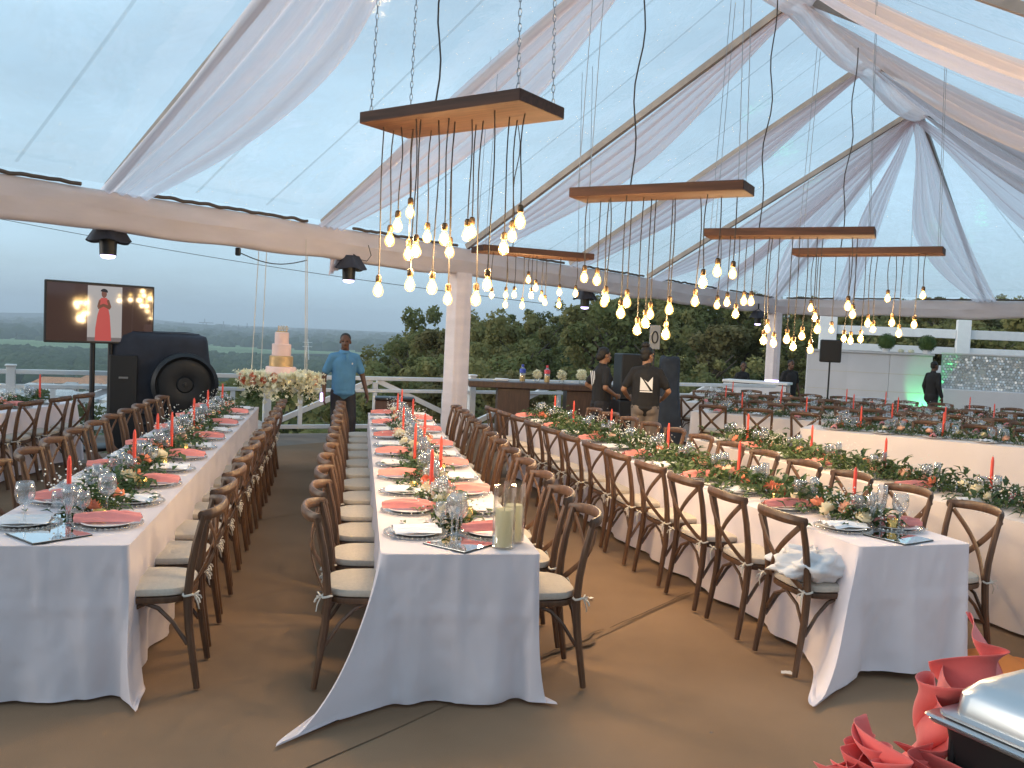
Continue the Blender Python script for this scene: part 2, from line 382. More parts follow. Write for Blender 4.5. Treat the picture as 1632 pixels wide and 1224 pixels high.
# light green farm field out on the plain, a sheet lying on it
fm = mat('far field', (.16, .23, .10), .95, noise_scale=.004, var=.25, spec=.1)
def fieldfn(cx, cyy, rx, ry, ang):
    def f(u, v):
        a = u*2*PI; r = v*(1+.18*math.sin(3*a+1)+.1*math.sin(5*a))
        x = cx+r*(rx*math.cos(a)*math.cos(ang)-ry*math.sin(a)*math.sin(ang)); y = cyy+r*(rx*math.cos(a)*math.sin(ang)+ry*math.sin(a)*math.cos(ang))
        return (x, y, hgt(x, y)+5)
    return f
tag(MB().grid(fieldfn(-980, 2150, 620, 520, .1), 40, 8).build('field', fm), kind='structure')
tag(MB().grid(fieldfn(-350, 3300, 420, 500, .0), 40, 8).build('field', fm), kind='structure')
# far mountain ridge
def mtn(x0, y0, x1, y1, top, w, seed, sh):
    def f(u, v):
        x = lerp(x0, x1, u); y = lerp(y0, y1, u)+ (v-.5)*w
        h = top*sh(u)*(1-abs(v-.5)*2)**.9*(.8+.35*noise.noise(Vector((u*5, v*2, seed))))
        return (x, y, -62+h)
    return f
mm = mat('mountain green', (.045, .06, .045), .95, noise_scale=.002, var=.3, spec=.1)
tag(MB().grid(mtn(-6600, 5900, -1700, 7000, 255, 1800, 1, lambda u: sm(1.25-u*1.1)*(.75+.25*math.sin(u*9))), 60, 10).build('mountain', mm), kind='structure')
tag(MB().grid(mtn(-4200, 6800, 4200, 8000, 62, 1500, 5, lambda u: .55+.45*math.sin(u*PI*.9+.3)), 60, 8).build('hills', mm), kind='structure')

# deck and carpet
deckm = mat('deck boards', (.2, .15, .115), .8, noise_scale=3, var=.2, bump=.2)
def quad_sheet(pts, z): return MB().add([(p[0], p[1], z) for p in pts], [tuple(range(len(pts)))])
RX = lambda x: 16.54+.5*x
tag(quad_sheet([(-22, -16), (26, -16), (26, 31), (9, 31), (9, RX(9)+.25), (-22, RX(-22)+.25)], -.012).build('deck', deckm), kind='structure')
# deck skirt so the edge has depth
tag(MB().box(((9-22)/2, (RX(9)+RX(-22))/2+.26, -.2), (34.8, .06, .36), math.atan(.5)).build('deck_edge', deckm), kind='structure')
def carpet_mat():
    m = mat('tan carpet', (.2, .127, .078), .95, noise_scale=.75, col2=(.275, .18, .115), spec=.1)
    n = m.node_tree; b = n.nodes['Principled BSDF']
    t = n.nodes.new('ShaderNodeTexCoord'); z = n.nodes.new('ShaderNodeTexNoise'); z.inputs['Scale'].default_value = 260; z.inputs['Detail'].default_value = 3
    z3 = n.nodes.new('ShaderNodeTexNoise'); z3.inputs['Scale'].default_value = 1.6; z3.inputs['Detail'].default_value = 4
    ad = n.nodes.new('ShaderNodeMath'); ad.operation = 'MULTIPLY_ADD'; ad.inputs[1].default_value = 2.5
    bp = n.nodes.new('ShaderNodeBump'); bp.inputs['Strength'].default_value = .5; bp.inputs['Distance'].default_value = .006
    n.links.new(t.outputs['Object'], z.inputs['Vector']); n.links.new(t.outputs['Object'], z3.inputs['Vector'])
    n.links.new(z3.outputs[0], ad.inputs[0]); n.links.new(z.outputs[0], ad.inputs[2]); n.links.new(ad.outputs[0], bp.inputs['Height']); n.links.new(bp.outputs[0], b.inputs['Normal'])
    return m
CM = carpet_mat()
def ripple(s, w): return .004*noise.noise(Vector((s*.8, w*2.2, 0)))
wl = [-1.3, .7, 2.7, 4.7, 6.70, 8.55, 10.4, 12.4, 14.4]
for i in range(len(wl)-1):
    a, b = wl[i], wl[i+1]+.05
    z0 = .0 + (.0035 if i % 2 else 0)
    def fn(u, v, a=a, b=b, z0=z0, i=i):
        s = lerp(-15, 16.5, u); ww = lerp(a, b, v)+.012*noise.noise(Vector((s*1.3, i*3, v)))
        edge = .005*math.exp(-((v*(b-a))/.05)**2)+.005*math.exp(-(((1-v)*(b-a))/.05)**2)
        edge *= max(0, .4+noise.noise(Vector((s*.9, i*7, 0))))
        return tuple(tp(s, ww, z0+edge))
    mb = MB()
    # finer cells towards the two seams
    vsq = [0, .012, .025, .05, .2, .5, .8, .95, .975, .988, 1]
    nu = 160
    vs_ = [fn(q/nu, v) for q in range(nu+1) for v in vsq]; k = len(vsq)
    mb.add(vs_, [(q*k+j, (q+1)*k+j, (q+1)*k+j+1, q*k+j+1) for q in range(nu) for j in range(k-1)])
    tag(mb.build('carpet', CM, auto=False), kind='structure')
# worn dark scuffs where two carpet strips meet
scm = mat('scuff', (.1, .062, .036), .95, noise_scale=8, var=.4)
def scuff(s0, s1, w0, wd, seed):
    def f(u, v):
        s = lerp(s0, s1, u); k = math.sin(PI*u)**.6*(.4+.7*abs(noise.noise(Vector((u*6, seed, 0)))))
        return tuple(tp(s, w0+(v-.5)*wd*k+.03*noise.noise(Vector((u*4, seed, 2))), .0175+.003*math.sin(v*PI)))
    return f
for q in ((-6.45, -5.75, 6.72, .07, 1), (-6.1, -5.95, 6.78, .1, 2), (-5.7, -4.6, 6.73, .02, 4)):
    tag(MB().grid(scuff(*q), 24, 3).build('carpet_scuff', scm), kind='structure')

# ------------------------------------------------------------------ marquee
tent = thing('marquee_tent', 'clear roofed marquee with cloth wrapped beams and dark rafters over the tables', 'tent', tuple(TO))
tl = lambda p: Vector(p)-TO
def beam_part(p0, p1, name='eave_beam', h=.44, seed=0):
    p0, p1 = tl(p0), tl(p1); ln = (p1-p0).length; d = (p1-p0)/ln; sd_ = Vector((d.y, -d.x, 0))
    nu = max(30, int(ln*8))
    def f(u, v):
        c = p0.lerp(p1, u); a = v*2*PI
        sag = .05*abs(math.sin(u*ln*PI/3.0))*1
        lowr = -h-.05*noise.noise(Vector((u*ln*.9, seed, 0)))-sag*.6
        ww = .13+.02*noise.noise(Vector((u*ln*1.7, v*3, seed)))+.012*math.sin(u*ln*9+v*5+seed)
        # rounded box cross-section: flat cloth-wrapped faces with soft folds
        ca, sa = math.cos(a), math.sin(a)
        X = math.copysign(abs(ca)**.45, ca)*ww; Z = math.copysign(abs(sa)**.45, sa)
        z = lerp(lowr, -.02, (Z+1)/2)
        X += .014*math.sin((z*22)+3*noise.noise(Vector((u*ln*.6, z*2, seed+4))))
        return tuple(c+sd_*X+Vector((0, 0, z)))
    return MB().grid(f, nu, 22).build(name, M['beamcloth'], tent, auto=False)
beam_part(tp(S_BACK, 0, EAVE), tp(S_END, 0, EAVE), seed=1)
beam_part(tp(S_END, .13, EAVE), tp(S_END, 2*HALF, EAVE), seed=2)
beam_part(tp(S_BACK, 2*HALF, EAVE), tp(S_END-.13, 2*HALF, EAVE), seed=3)
def column_part(s, w_, rad=.17):
    c = tl(tp(s, w_, 0))
    def f(u, v):
        a = v*2*PI; z = u*(EAVE-.42)
        ca, sa = math.cos(a), math.sin(a)
        r = rad*(1+.05*math.sin(a*7+z*.6)+.03*math.sin(a*11+2))*(1+.25*sm(1-z/.25)*.5)
        X = math.copysign(abs(ca)**.6, ca)*r; Y = math.copysign(abs(sa)**.6, sa)*r
        return tuple(c+TD*X+TN*Y+Vector((0, 0, z)))
    MB().grid(f, 14, 44).build('column', M['beamcloth'], tent, auto=False)
for s_, w_ in ((.35, 0), (13.6, .12), (-8.6, 0), (13.6, 10.5), (2.5, 10.6), (-6, 10.6)): column_part(s_, w_)
RAFT = [-11.5, -8.5, -5.5, -2.5, .5, 3.5, 6.5]
ridge_mb = MB().tube([tl(tp(S_BACK, HALF, RIDGE)), tl(tp(S_APEX, HALF, RIDGE))], .06, 8); ridge_mb.build('ridge_beam', M['pole'], tent)
for s_ in RAFT:
    for w_ in (0, 2*HALF):
        a, b = tl(tp(s_, w_, EAVE+.02)), tl(tp(s_, HALF, RIDGE))
        MB().tube([a, b], .07, 4, flat=(.9, .75)).build('rafter', M['pole'], tent, smooth=False)
apex = tl(tp(S_APEX, HALF, RIDGE))
for s_, w_ in ((S_END, 0), (10.1, 0), (S_END, HALF), (S_END, 2*HALF), (10.1, 2*HALF)):
    MB().tube([tl(tp(s_, w_, EAVE+.02)), apex], .06, 4, flat=(.9, .75)).build('rafter', M['pole'], tent, smooth=False)
def panel(a, b, c, d, seed=0):
    """clear vinyl sheet between four corners (a,b eave; c,d ridge), sagging a little"""
    a, b, c, d = [Vector(tl(q)) for q in (a, b, c, d)]
    nrm = (b-a).cross(d-a).normalized()
    if nrm.z < 0: nrm = -nrm
    def f(u, v):
        p = a.lerp(b, u).lerp(d.lerp(c, u), v)
        k = math.sin(PI*u)*math.sin(PI*v)
        return tuple(p+nrm*(.075-.1*k+.012*noise.noise(Vector((u*6, v*5, seed)))*k))
    pn = MB().grid(f, 14, 14).build('roof_panel', M['vinyl'], tent, auto=False)
    for u0 in (.34, .67):
        MB().grid(lambda u, v: tuple(Vector(f(u0+(u-.5)*.012, .02+.96*v))-nrm*.006), 1, 14).build('welded_seam', M['seam'], pn, auto=False)
for i in range(len(RAFT)-1):
    for w_ in (0, 2*HALF): panel(tp(RAFT[i], w_, EAVE), tp(RAFT[i+1], w_, EAVE), tp(RAFT[i+1], HALF, RIDGE), tp(RAFT[i], HALF, RIDGE), i)
for w_ in (0, 2*HALF):
    panel(tp(S_APEX, w_, EAVE), tp(10.1, w_, EAVE), tp(S_APEX, HALF, RIDGE), tp(S_APEX, HALF, RIDGE), 7)
    panel(tp(10.1, w_, EAVE), tp(S_END, w_, EAVE), tp(S_APEX, HALF, RIDGE), tp(S_APEX, HALF, RIDGE), 8)
panel(tp(S_END, 0, EAVE), tp(S_END, HALF, EAVE), tp(S_APEX, HALF, RIDGE), tp(S_APEX, HALF, RIDGE), 9)
panel(tp(S_END, HALF, EAVE), tp(S_END, 2*HALF, EAVE), tp(S_APEX, HALF, RIDGE), tp(S_APEX, HALF, RIDGE), 10)
# dark rope edging of the vinyl just above the eave
def rope_edge(p0, p1, seed):
    p0, p1 = tl(p0), tl(p1); n_ = 40
    pts = [p0.lerp(p1, i/n_)+Vector((0, 0, .0+.025*noise.noise(Vector((i*.35, seed, 0))))) for i in range(n_+1)]
    MB().tube(pts, .022, 5).build('roof_edge', M['rope'], tent)
ed = [-11.5]+[-8.5, -5.5, -2.5, .5, 3.5, 6.5, 10.1, 13.8]
for i in range(len(ed)-1): rope_edge(tp(ed[i]+.45, .1, EAVE), tp(ed[i+1]-.35, .1, EAVE), i)
for i in range(3): rope_edge(tp(S_END-.16, .4+3.5*i, EAVE), tp(S_END-.16, 3.4+3.5*i, EAVE), i+20)

# sheer ceiling drapes, each a cloth of its own hung under a rafter
def drape(top, bot, side, w_top, w_mid, w_bot, sag, label, seed=0, off=0.0, cen=0.0, group='sheer drapes under the tent roof'):
    top, bot, side = Vector(top), Vector(bot), Vector(side).normalized()
    ax = (bot-top).normalized(); nrm = ax.cross(side).normalized()
    if nrm.z > 0: nrm = -nrm
    def f(u, v):
        t = u; s_ = v-.5
        wdt = lerp(w_top, w_mid, sm(t/.45)) if t < .45 else lerp(w_mid, w_bot, sm((t-.45)/.55))
        k = math.sin(PI*min(1, t*.98+.01))
        fold = .05*k+.016
        ph = s_*2*PI*(4.0)+seed+1.2*noise.noise(Vector((t*2.2, s_*1.5, seed)))
        edge = (.5-s_)                                        # free edge hangs lower than the pinned edge
        dn = sag*k*(.35+.9*edge)+fold*math.sin(ph)+.06*k*noise.noise(Vector((t*3, s_*3, seed+9)))
        p = top.lerp(bot, t)-side*((edge-cen)*wdt+off*k)+Vector((0, 0, -.09-dn))
        return tuple(p)
    o = MB().grid(f, 40, 40).build('ceiling_drape', M['sheer'], auto=False)
    return tag(o, label, 'drape', group)
LD = ['wide sheer drape sweeping across the upper left above the television', 'sheer drape ending above the white front column, behind the big chandelier',
      'long sheer drape below the dark rafter left of the ridge joint', 'narrow sheer drape between the two long dark rafters', 'sheer drape fanning from the tent peak along the far dark rafter']
for s_, lb, wm, sg, cn in zip((-5.5, -2.5, .5, 3.5, 6.5), LD, (.92, .88, .72, .7, .8), (.40, .3, .24, .24, .3), (.3, .4, .12, .42, .14)):
    drape(tp(s_, HALF-.1, RIDGE-.03), tp(s_, .12, EAVE+.05), -TD, .16, wm, .55 if s_ < -4 else .45, sg, lb, seed=s_, cen=cn)
RD = ['sheer drape crossing the top right corner of the roof', 'sheer drape on the right slope, second below the top corner', 'sheer drape on the right slope under the short dark pole', 'sheer drape on the right slope falling from the tent peak']
for s_, lb in zip((-2.5, .5, 3.5, 6.5), RD):
    drape(tp(s_, HALF+.1, RIDGE-.03), tp(s_, 2*HALF-.12, EAVE+.05), TD, .6, 1.5, .7, .5, lb, seed=s_+20, cen=.6)
# cloth swagged along the ridge
def ridge_swag():
    def f(u, v):
        s = lerp(-6, S_APEX, u); a = (v-.5)
        k = abs(math.sin(PI*(s-.5)/3.0))
        return tuple(tp(s, HALF+a*.5*(1-.3*k), RIDGE-.1-(.12+.16*k)*(1-(2*a)**2)+.02*math.sin(v*40+s)))
    tag(MB().grid(f, 90, 16).build('ridge_drape', M['sheer2'], auto=False), 'gathered white cloth running along the ridge to the tent peak', 'drape')
ridge_swag()
AP = tp(S_APEX+.05, HALF, RIDGE-.05)
for (s_, w_, wm, lb) in ((10.1, .14, .5, 'thin sheer drape from the peak to the beam left of the far column'), (13.65, .2, .95, 'broad sheer drape from the peak down to the far column corner'),
                     (13.65, 2.2, .5, 'sheer drape from the peak to the far beam, just right of the corner'), (13.65, HALF+.3, .8, 'sheer drape hanging from the peak to the middle of the far beam'), (13.65, 2*HALF-.2, .8, 'sheer drape from the peak toward the right far corner')):
    q = tp(s_, w_, EAVE+.05); side = Vector((q-AP)).cross(Vector((0, 0, 1)))
    drape(AP, q, side, .14, wm, .5, .18 if w_ < 5 else .5, lb, seed=w_*3)
# loose cloth tail tied at the beam
tag(MB().grid(lambda u, v: tuple(tp(-2.35+.13*v+.02*math.sin(v*9), -.02+.05*math.sin(v*14+u*3), 2.86-u*.32*(1-.3*v))), 10, 10).build('cloth_tail', M['sheer2'], auto=False), 'short loose end of white cloth dangling beside a stage light', 'cloth')

# ------------------------------------------------------------------ railing
rail = thing('deck_railing', 'white timber railing with diagonal braces along the deck edge', 'railing', (-2.48, 15.3, 0), math.atan(.5))
bayl = 3.7; off0 = .1      # an apex of the braces at local x = off0
def lbar(a, b, th, name):
    a, b = Vector(a), Vector(b); MB().tube([a, b], th, 4, upv=(0, 1, 0)).build(name, M['white'], rail, smooth=False)
for k in range(-4, 3):
    ax_ = off0+k*bayl; x0, x1 = ax_-bayl/2, ax_+bayl/2
    MB().box((x0, 0, .52), (.12, .12, 1.06), bev=.008).build('post', M['white'], rail)
    MB().box((x0, 0, 1.062), (.15, .15, .03), bev=.006).build('post_cap', M['white'], rail)
    for z, h, nm in ((.97, .07, 'top_rail'), (.755, .06, 'mid_rail'), (.13, .07, 'bottom_rail')):
        MB().box(((x0+x1)/2, 0, z), (bayl-.124, .06, h), bev=.006).build(nm, M['white'], rail)
    for sg in (-1, 1):
        lbar((ax_+sg*.05, .046, .93), (ax_+sg*(bayl/2-.07), .046, .17), .06, 'brace')
        MB().box((ax_+sg*(bayl/2-.55), -.002, .445), (.07, .05, .555), bev=.005).build('baluster', M['white'], rail)
    MB().box((ax_, -.002, .845), (.09, .05, .115), bev=.005).build('baluster', M['white'], rail)
    MB().box((ax_, -.002, .445), (.07, .05, .555), bev=.005).build('baluster', M['white'], rail)

# ------------------------------------------------------------------ chair
def make_chair(label):
    t = thing('crossback_chair', label, 'chair')
    W = M['wood']
    def post_pts(sx):
        return [(sx*.205, -.25, 0), (sx*.202, -.232, .12), (sx*.196, -.205, .3), (sx*.193, -.195, .45), (sx*.195, -.205, .58), (sx*.2, -.228, .72), (sx*.204, -.262, .865)]
    for sx in (-1, 1):
        MB().tube(post_pts(sx), [.016, .018, .021, .022, .02, .019, .017], 8).build('back_leg', W, t)
        MB().tube([(sx*.2, .225, 0), (sx*.198, .215, .1), (sx*.19, .195, .28), (sx*.185, .185, .44)], [.015, .018, .022, .023], 8).build('front_leg', W, t)
    # bentwood top rail, bulging backwards and wrapping round the posts
    def rail(u, v):
        a = lerp(-1, 1, u); x = a*.218; y = -.262-.075*(1-abs(a)**2.6)+.012*(abs(a) > .97)
        q = v*2*PI; ht = .03*(1-.18*abs(a)**4); th = .0155
        return (x, y-th*math.cos(q)*(1), .862+.012*(1-a*a)+ht*math.sin(q))
    mb = MB().grid(rail, 14, 10); n_ = len(mb.v)
    mb.f.append(tuple(range(0, 11))); mb.f.append(tuple(range(n_-1, n_-12, -1))); mb.mi += [0, 0]
    mb.build('top_rail', W, t)
    for sx in (-1, 1):
        pts = []
        for i in range(9):
            u = i/8; x = lerp(sx*.188, -sx*.172, u); z = lerp(.83, .475, u)
            y = lerp(-.275, -.205, u)-.05*math.sin(PI*u)+.008*sx
            pts.append((x, y, z))
        MB().tube(pts, .02, 6, flat=(.30, .95), upv=(0, 1, 0)).build('cross_slat', W, t)
    def seat_out(k, n=24):
        o = []
        for i in range(n):
            q = 2*PI*i/n; c, s = math.cos(q), math.sin(q)
            X = math.copysign(abs(c)**.55, c)*(.212+.012*s)*k; Y = math.copysign(abs(s)**.55, s)*.212*k
            o.append((X, Y))
        return o
    def slab(lv):
        n = 24; mb = MB(); vs = []
        for k, z in lv: vs += [(x, y, z) for x, y in seat_out(k, n)]
        fs = [(l*n+i, l*n+(i+1) % n, (l+1)*n+(i+1) % n, (l+1)*n+i) for l in range(len(lv)-1) for i in range(n)]
        fs += [tuple(range(n-1, -1, -1)), tuple(range((len(lv)-1)*n, len(lv)*n))]
        return mb.add(vs, fs)
    slab([(.96, .425), (1, .43), (1.01, .448), (1, .458)]).build('seat', W, t)
    slab([(.93, .4585), (.985, .466), (1.0, .482), (.97, .497), (.85, .506), (.5, .511)]).build('cushion', M['cushion'], t)
    for sx in (-1, 1):
        MB().tube([(sx*.198, -.2, .22), (sx*.194, -.13, .33), (sx*.19, -.06, .40), (sx*.186, .0, .424)], .0105, 6).build('brace', W, t)
        MB().tube([(sx*.19, .19, .22), (sx*.188, .12, .34), (sx*.187, .05, .40), (sx*.186, -.0, .424)], .0105, 6).build('brace', W, t)
    MB().tube([(-.19, -.205, .26), (-.11, -.2, .375), (0, -.198, .424), (.11, -.2, .375), (.19, -.205, .26)], .0105, 6).build('brace', W, t)
    for sx in (-1, 1):
        mb = MB(); rr = random.Random(3+sx)
        mb.tube([(sx*.205+.02*math.cos(q), -.2+.026*math.sin(q), .47+.004*math.sin(q*2)) for q in [i*PI/4 for i in range(9)]], .006, 5)
        for d in ((.03, -.06, -.035), (-.028, -.055, -.05), (.045, -.03, .01), (-.03, -.03, .02)):
            mb.tube([(sx*.205, -.228, .47), (sx*.205+d[0]*.6, -.235+d[1]*.3, .475+d[2]*.4), (sx*.205+d[0]*.7, -.235+d[1]*.4, .47+d[2]*.7)], .0042, 4)
        mb.tube([(sx*.205, -.23, .465), (sx*.21, -.245, .43), (sx*.205+.012, -.25, .395)], [.005, .004, .003], 4)
        mb.build('cushion_tie', M['ribbon'], t)
    return t
CHAIR = None; CH_N = 0
def place_chair(x, y, rz, label, group):
    """rz: the way the sitter faces, 0 = +Y"""
    global CHAIR
    rz += random.uniform(-.04, .04); x += random.uniform(-.012, .012); y += random.uniform(-.012, .012)
    z = .016
    if CHAIR is None:
        CHAIR = make_chair(label); c = CHAIR; c['group'] = group
        c.location = (x, y, z); c.rotation_euler.z = rz
    else: c = clone(CHAIR, (x, y, z), rz, label, group)
    return c

# ------------------------------------------------------------------ tables
TOPZ = .755
def seen(x, y, mgn=.03):
    return y > .5 and -.60-mgn < x/y < .60+mgn
class Table:
    def __init__(s, key, P, a, Lg, W, nm, near_name='near'):
        """P: near-left corner, a: unit vector along the length, W across to the right"""
        s.P = Vector((*P, 0)); s.a = Vector((*a, 0)).normalized(); s.c = Vector((s.a.y, -s.a.x, 0)); s.L = Lg; s.W = W; s.nm = nm; s.key = key
    def at(s, u, v, z=0): return s.P+s.c*u+s.a*v+Vector((0, 0, z))
    @property
    def ang(s): return math.atan2(-s.a.x, s.a.y)
def tablecloth(T, label, corners=(0, 0, 0, 0), hem=.03, seed=0, m='cloth', tuck=1.0, end_out=0.012, longw=1.0):
    """corners: how far the corner point of the cloth spreads on the floor (near-left, near-right, far-right, far-left)"""
    W, Lg = T.W, T.L; r = .025
    per = []                                     # (u, v, outward normal, which corner distance)
    def side(p, q, nrm, n):
        for i in range(n):
            t = i/n; t = lerp(t, .5-.5*math.cos(PI*t), .85); per.append((lerp(p[0], q[0], t), lerp(p[1], q[1], t), nrm))
    def corner(c, a0, n=7):
        for i in range(n):
            a = a0+PI/2*i/n; per.append((c[0]+r*math.cos(a), c[1]+r*math.sin(a), (math.cos(a), math.sin(a))))
    nl = int(Lg*16); nw = 44
    corner((r, r), PI); side((r, 0), (W-r, 0), (0, -1), nw)
    corner((W-r, r), -PI/2); side((W, r), (W, Lg-r), (1, 0), nl)
    corner((W-r, Lg-r), 0); side((W-r, Lg), (r, Lg), (0, 1), nw)
    corner((r, Lg-r), PI/2); side((0, Lg-r), (0, r), (-1, 0), nl)
    C = [(0, 0), (W, 0), (W, Lg), (0, Lg)]
    nv = 24; vs = []; N_ = len(per)
    for (u, v, n) in per:
        g = 0; gd = (0, 0); ed = 9; ge = 0
        for ci, cc in enumerate(C):
            d = math.hypot(u-cc[0], v-cc[1])
            if corners[ci]:
                am, fx, fy, wd_ = corners[ci]; e = math.exp(-(d/(wd_ if abs(n[0]) > .72 else .012))**2)
                if e*am > g: g = e*am; gd = (fx, fy); ge = e
            ed = min(ed, d)
        drop = TOPZ
        long_side = abs(n[0]) > .9
        hz = hem+.018*noise.noise(Vector((u*1.7, v*1.7, seed)))+(.06*max(0, noise.noise(Vector((u*.8, v*.8, seed+5)))) if long_side else 0)
        hz = lerp(hz, .0, min(1, g*6)) if g > 0 else hz
        Ltot = drop-hz+.02+ge*.10
        near_c = math.exp(-(ed/.2)**2)
        ph1 = 7.5*(u+v)+seed; ph2 = 17*(u-v)+seed*2
        for j in range(nv+1):
            l = Ltot*max(0, (j-1)/(nv-1))
            # path: down with growing outward slope, then out along the floor
            ld = (drop-hz)
            t = min(1, l/ld)
            out = .004+end_out*t*(1 if not long_side else .4*tuck)
            z = TOPZ-(TOPZ-max(hz, .02))*(t if g < .02 else (t*1.02-.02*t**3))
            if l > ld: z = max(.02, z)+.012*abs(math.sin(l*30+u*9+seed))*min(1, g*4)
            amp = (.012 if not long_side else .028*longw)*t*(1+1.5*near_c)
            wob = amp*(math.sin(ph1)+.6*math.sin(ph2+t*1.3))+.012*t*noise.noise(Vector((u*5, v*5, seed+l*1.5)))
            if not long_side and n[1] < -.9:      # packing creases and slack of the end drop
                wob += .006*math.exp(-((u-W/2)/.014)**2)-.005*math.exp(-((u-W*.22)/.014)**2)+.006*math.exp(-((l-.30)/.02)**2)
                wob += .024*t**1.3*math.sin(u*13+seed+1.5*noise.noise(Vector((u*2, l*2, seed))))+.02*t*noise.noise(Vector((u*8, l*3.2, seed)))+.007*noise.noise(Vector((u*22+l*9, l*16, seed)))+.028*sm((t-.55)/.45)*noise.noise(Vector((u*3.5, seed, 1)))
            # corner fold: fabric swings into a pleat each side of the corner
            wob += .045*t*near_c*(math.cos(ed*34)-1)*.5
            nx, ny = n[0], n[1]
            fin = g*(.55*t**1.2+.45*t**5)+max(0, l-ld)*.9*ge
            sgn = 1 if long_side else -1
            wv = .02*math.sin(t*5+seed)*ge*t
            if j == 0: out, wob, z = -.03, 0, TOPZ-.0012
            elif j == 1: wob *= .3
            x = u+nx*(out+wob*(1-ge))+gd[0]*fin-gd[1]*wv; y = v+ny*(out+wob*(1-ge))+gd[1]*fin+gd[0]*wv
            p = T.at(x, y, max(z, .019 if l > ld*.98 else z)); 
            if p.z < .019: p.z = .019
            vs.append(tuple(p))
    fs = [(i*(nv+1)+j, i*(nv+1)+j+1, ((i+1) % N_)*(nv+1)+j+1, ((i+1) % N_)*(nv+1)+j) for i in range(N_) for j in range(nv)]
    mb = MB().add(vs, fs)
    # top sheet: pressed-flat cloth with faint fold lines
    nu2, nv2 = 14, int(Lg*8)
    def topf(a, b):
        x, y = lerp(.004, W-.004, a), lerp(.004, Lg-.004, b)
        z = TOPZ+.003*noise.noise(Vector((x*6, y*3, seed)))*min(1, min(a, 1-a)*12, min(b, 1-b)*40)-.004*(abs(x-W/2) < .01)
        return tuple(T.at(x, y, z+.001))
    mb.grid(topf, nu2, nv2, uv=False)
    o = mb.build('tablecloth', M[m], auto=True)
    tag(o, label, 'tablecloth'); return o
def unit(x, y): return Vector((x, y)).normalized()
a1 = unit(-1.51, 7.34); c1 = Vector((a1.y, -a1.x)); p1 = Vector((-1.77, 4.08))-c1*.76
T1 = Table('T1', p1, a1, 7.4, .76, 'the left long table')
a2 = unit(-1.255, 7.18); p2 = Vector((-.205, 4.2))-Vector((a2.y, -a2.x))*.385
T2 = Table('T2', p2, a2, 7.2, .77, 'the centre long table')
T3 = Table('T3', (1.94, 4.75), (-.277, .961), 7.1, .74, 'the right long table')
a4 = unit(-.306, .952)
T4 = Table('T4', Vector((2.0, 9.9))-a4*7.1, a4, 7.1, .76, 'the outer right table')
T0 = Table('T0', (-6.16, 3.7), (0, 1), 7.2, .76, 'the far left table')
eB = unit(.87, -.493)
# cross tables: their length runs left to right, so 'a' points from right end to left end... near end = left end
def cross(key, P, nm, Lg=7.2):
    # near-left corner seen along a = eB: across = c = (a.y,-a.x) points towards camera; store so that u=0 is the back edge
    nb = Vector((.493, .87))
    return Table(key, Vector(P)+nb*.76, eB, Lg, .76, nm)
TB = cross('TB', (3.9, 11.77), 'the front cross table')
TA = cross('TA', (2.85, 13.89), 'the second cross table')
TC = cross('TC', (3.1, 16.0), 'the third cross table')
TE = cross('TE', (3.7, 17.9), 'the rearmost cross table')
tablecloth(T1, 'white cloth on the left long table, its corner pooled on the carpet', ((.1, -.3, -.5, .2), (.16, .3, -.62, .2), 0, 0), seed=1, hem=.004)
tablecloth(T2, 'white cloth on the centre long table, one corner trailing far over the carpet', ((.48, -.74, -.66, .24), (.10, .5, -.3, .12), 0, 0), seed=2, hem=.016)
tablecloth(T3, 'white cloth on the right long table, its corner spread beside the chair with bundled linen', ((.46, -.82, -.52, .26), (.06, .6, -.2, .1), 0, 0), seed=3, hem=.035)
tablecloth(T4, 'blush lit cloth on the outer right table at the picture edge', (0, 0, 0, 0), seed=4, m='cloth2')
tablecloth(T0, 'white cloth on the far left table beyond the television legs', (0, 0, 0, 0), seed=5)
for T_, lb, sd_ in ((TB, 'long plain blush cloth front of the front cross table', 6), (TA, 'blush cloth of the second cross table with chair backs before it', 7), (TC, 'cloth of the third cross table, mostly hidden by chairs', 8), (TE, 'cloth of the rearmost cross table near the white booth', 9)):
    tablecloth(T_, lb, (0, 0, 0, 0), seed=sd_, m='cloth2', hem=.02, longw=.7)
# the folding table that shows a leg under the right cloth
ft = thing('banquet_table', 'folding table under the right long cloth, one dark leg showing below the hem', 'table', tuple(T3.at(0, 0)), T3.ang)
MB().box((.37, 3.55, .735), (.70, 7.0, .03)).build('tabletop', M['barwood'], ft)
for u, v in ((.3, .12), (.62, .35), (.12, 2.3), (.62, 2.3), (.12, 4.8), (.62, 4.8), (.12, 6.8), (.62, 6.8)):
    MB().tube([(u, v, .012), (u, v, .72)], .016, 8).build('leg', M['iron'], ft)

# ------------------------------------------------------------------ chairs round the tables
PIT = .588
def chair_row(T, side, n, start, sname, grp, cond=None, pit=PIT, gap=.045):
    k = 0
    for i in range(n):
        v = start+i*pit
        u = -gap if side < 0 else T.W+gap
        p = T.at(u, v)
        if not seen(p.x, p.y, .05): continue
        if cond and not cond(i): continue
        face = T.ang-PI/2 if side < 0 else T.ang+PI/2
        lb = f'{ORD[k]} cross-back wooden chair from the near end, {sname} {T.nm}'
        place_chair(p.x, p.y, face, lb, grp); k += 1
G = 'cross-back wooden chairs with cream seat pads'
chair_row(T2, -1, 12, .42, 'left side of', G); chair_row(T2, 1, 12, .36, 'right side of', G)
chair_row(T1, 1, 12, .30, 'aisle side of', G); chair_row(T1, -1, 12, .3, 'railing side of', G)
chair_row(T3, -1, 12, .30, 'aisle side of', G); chair_row(T3, 1, 12, .35, 'far side of', G, gap=.09)
chair_row(T0, 1, 12, .3, 'right side of', G)
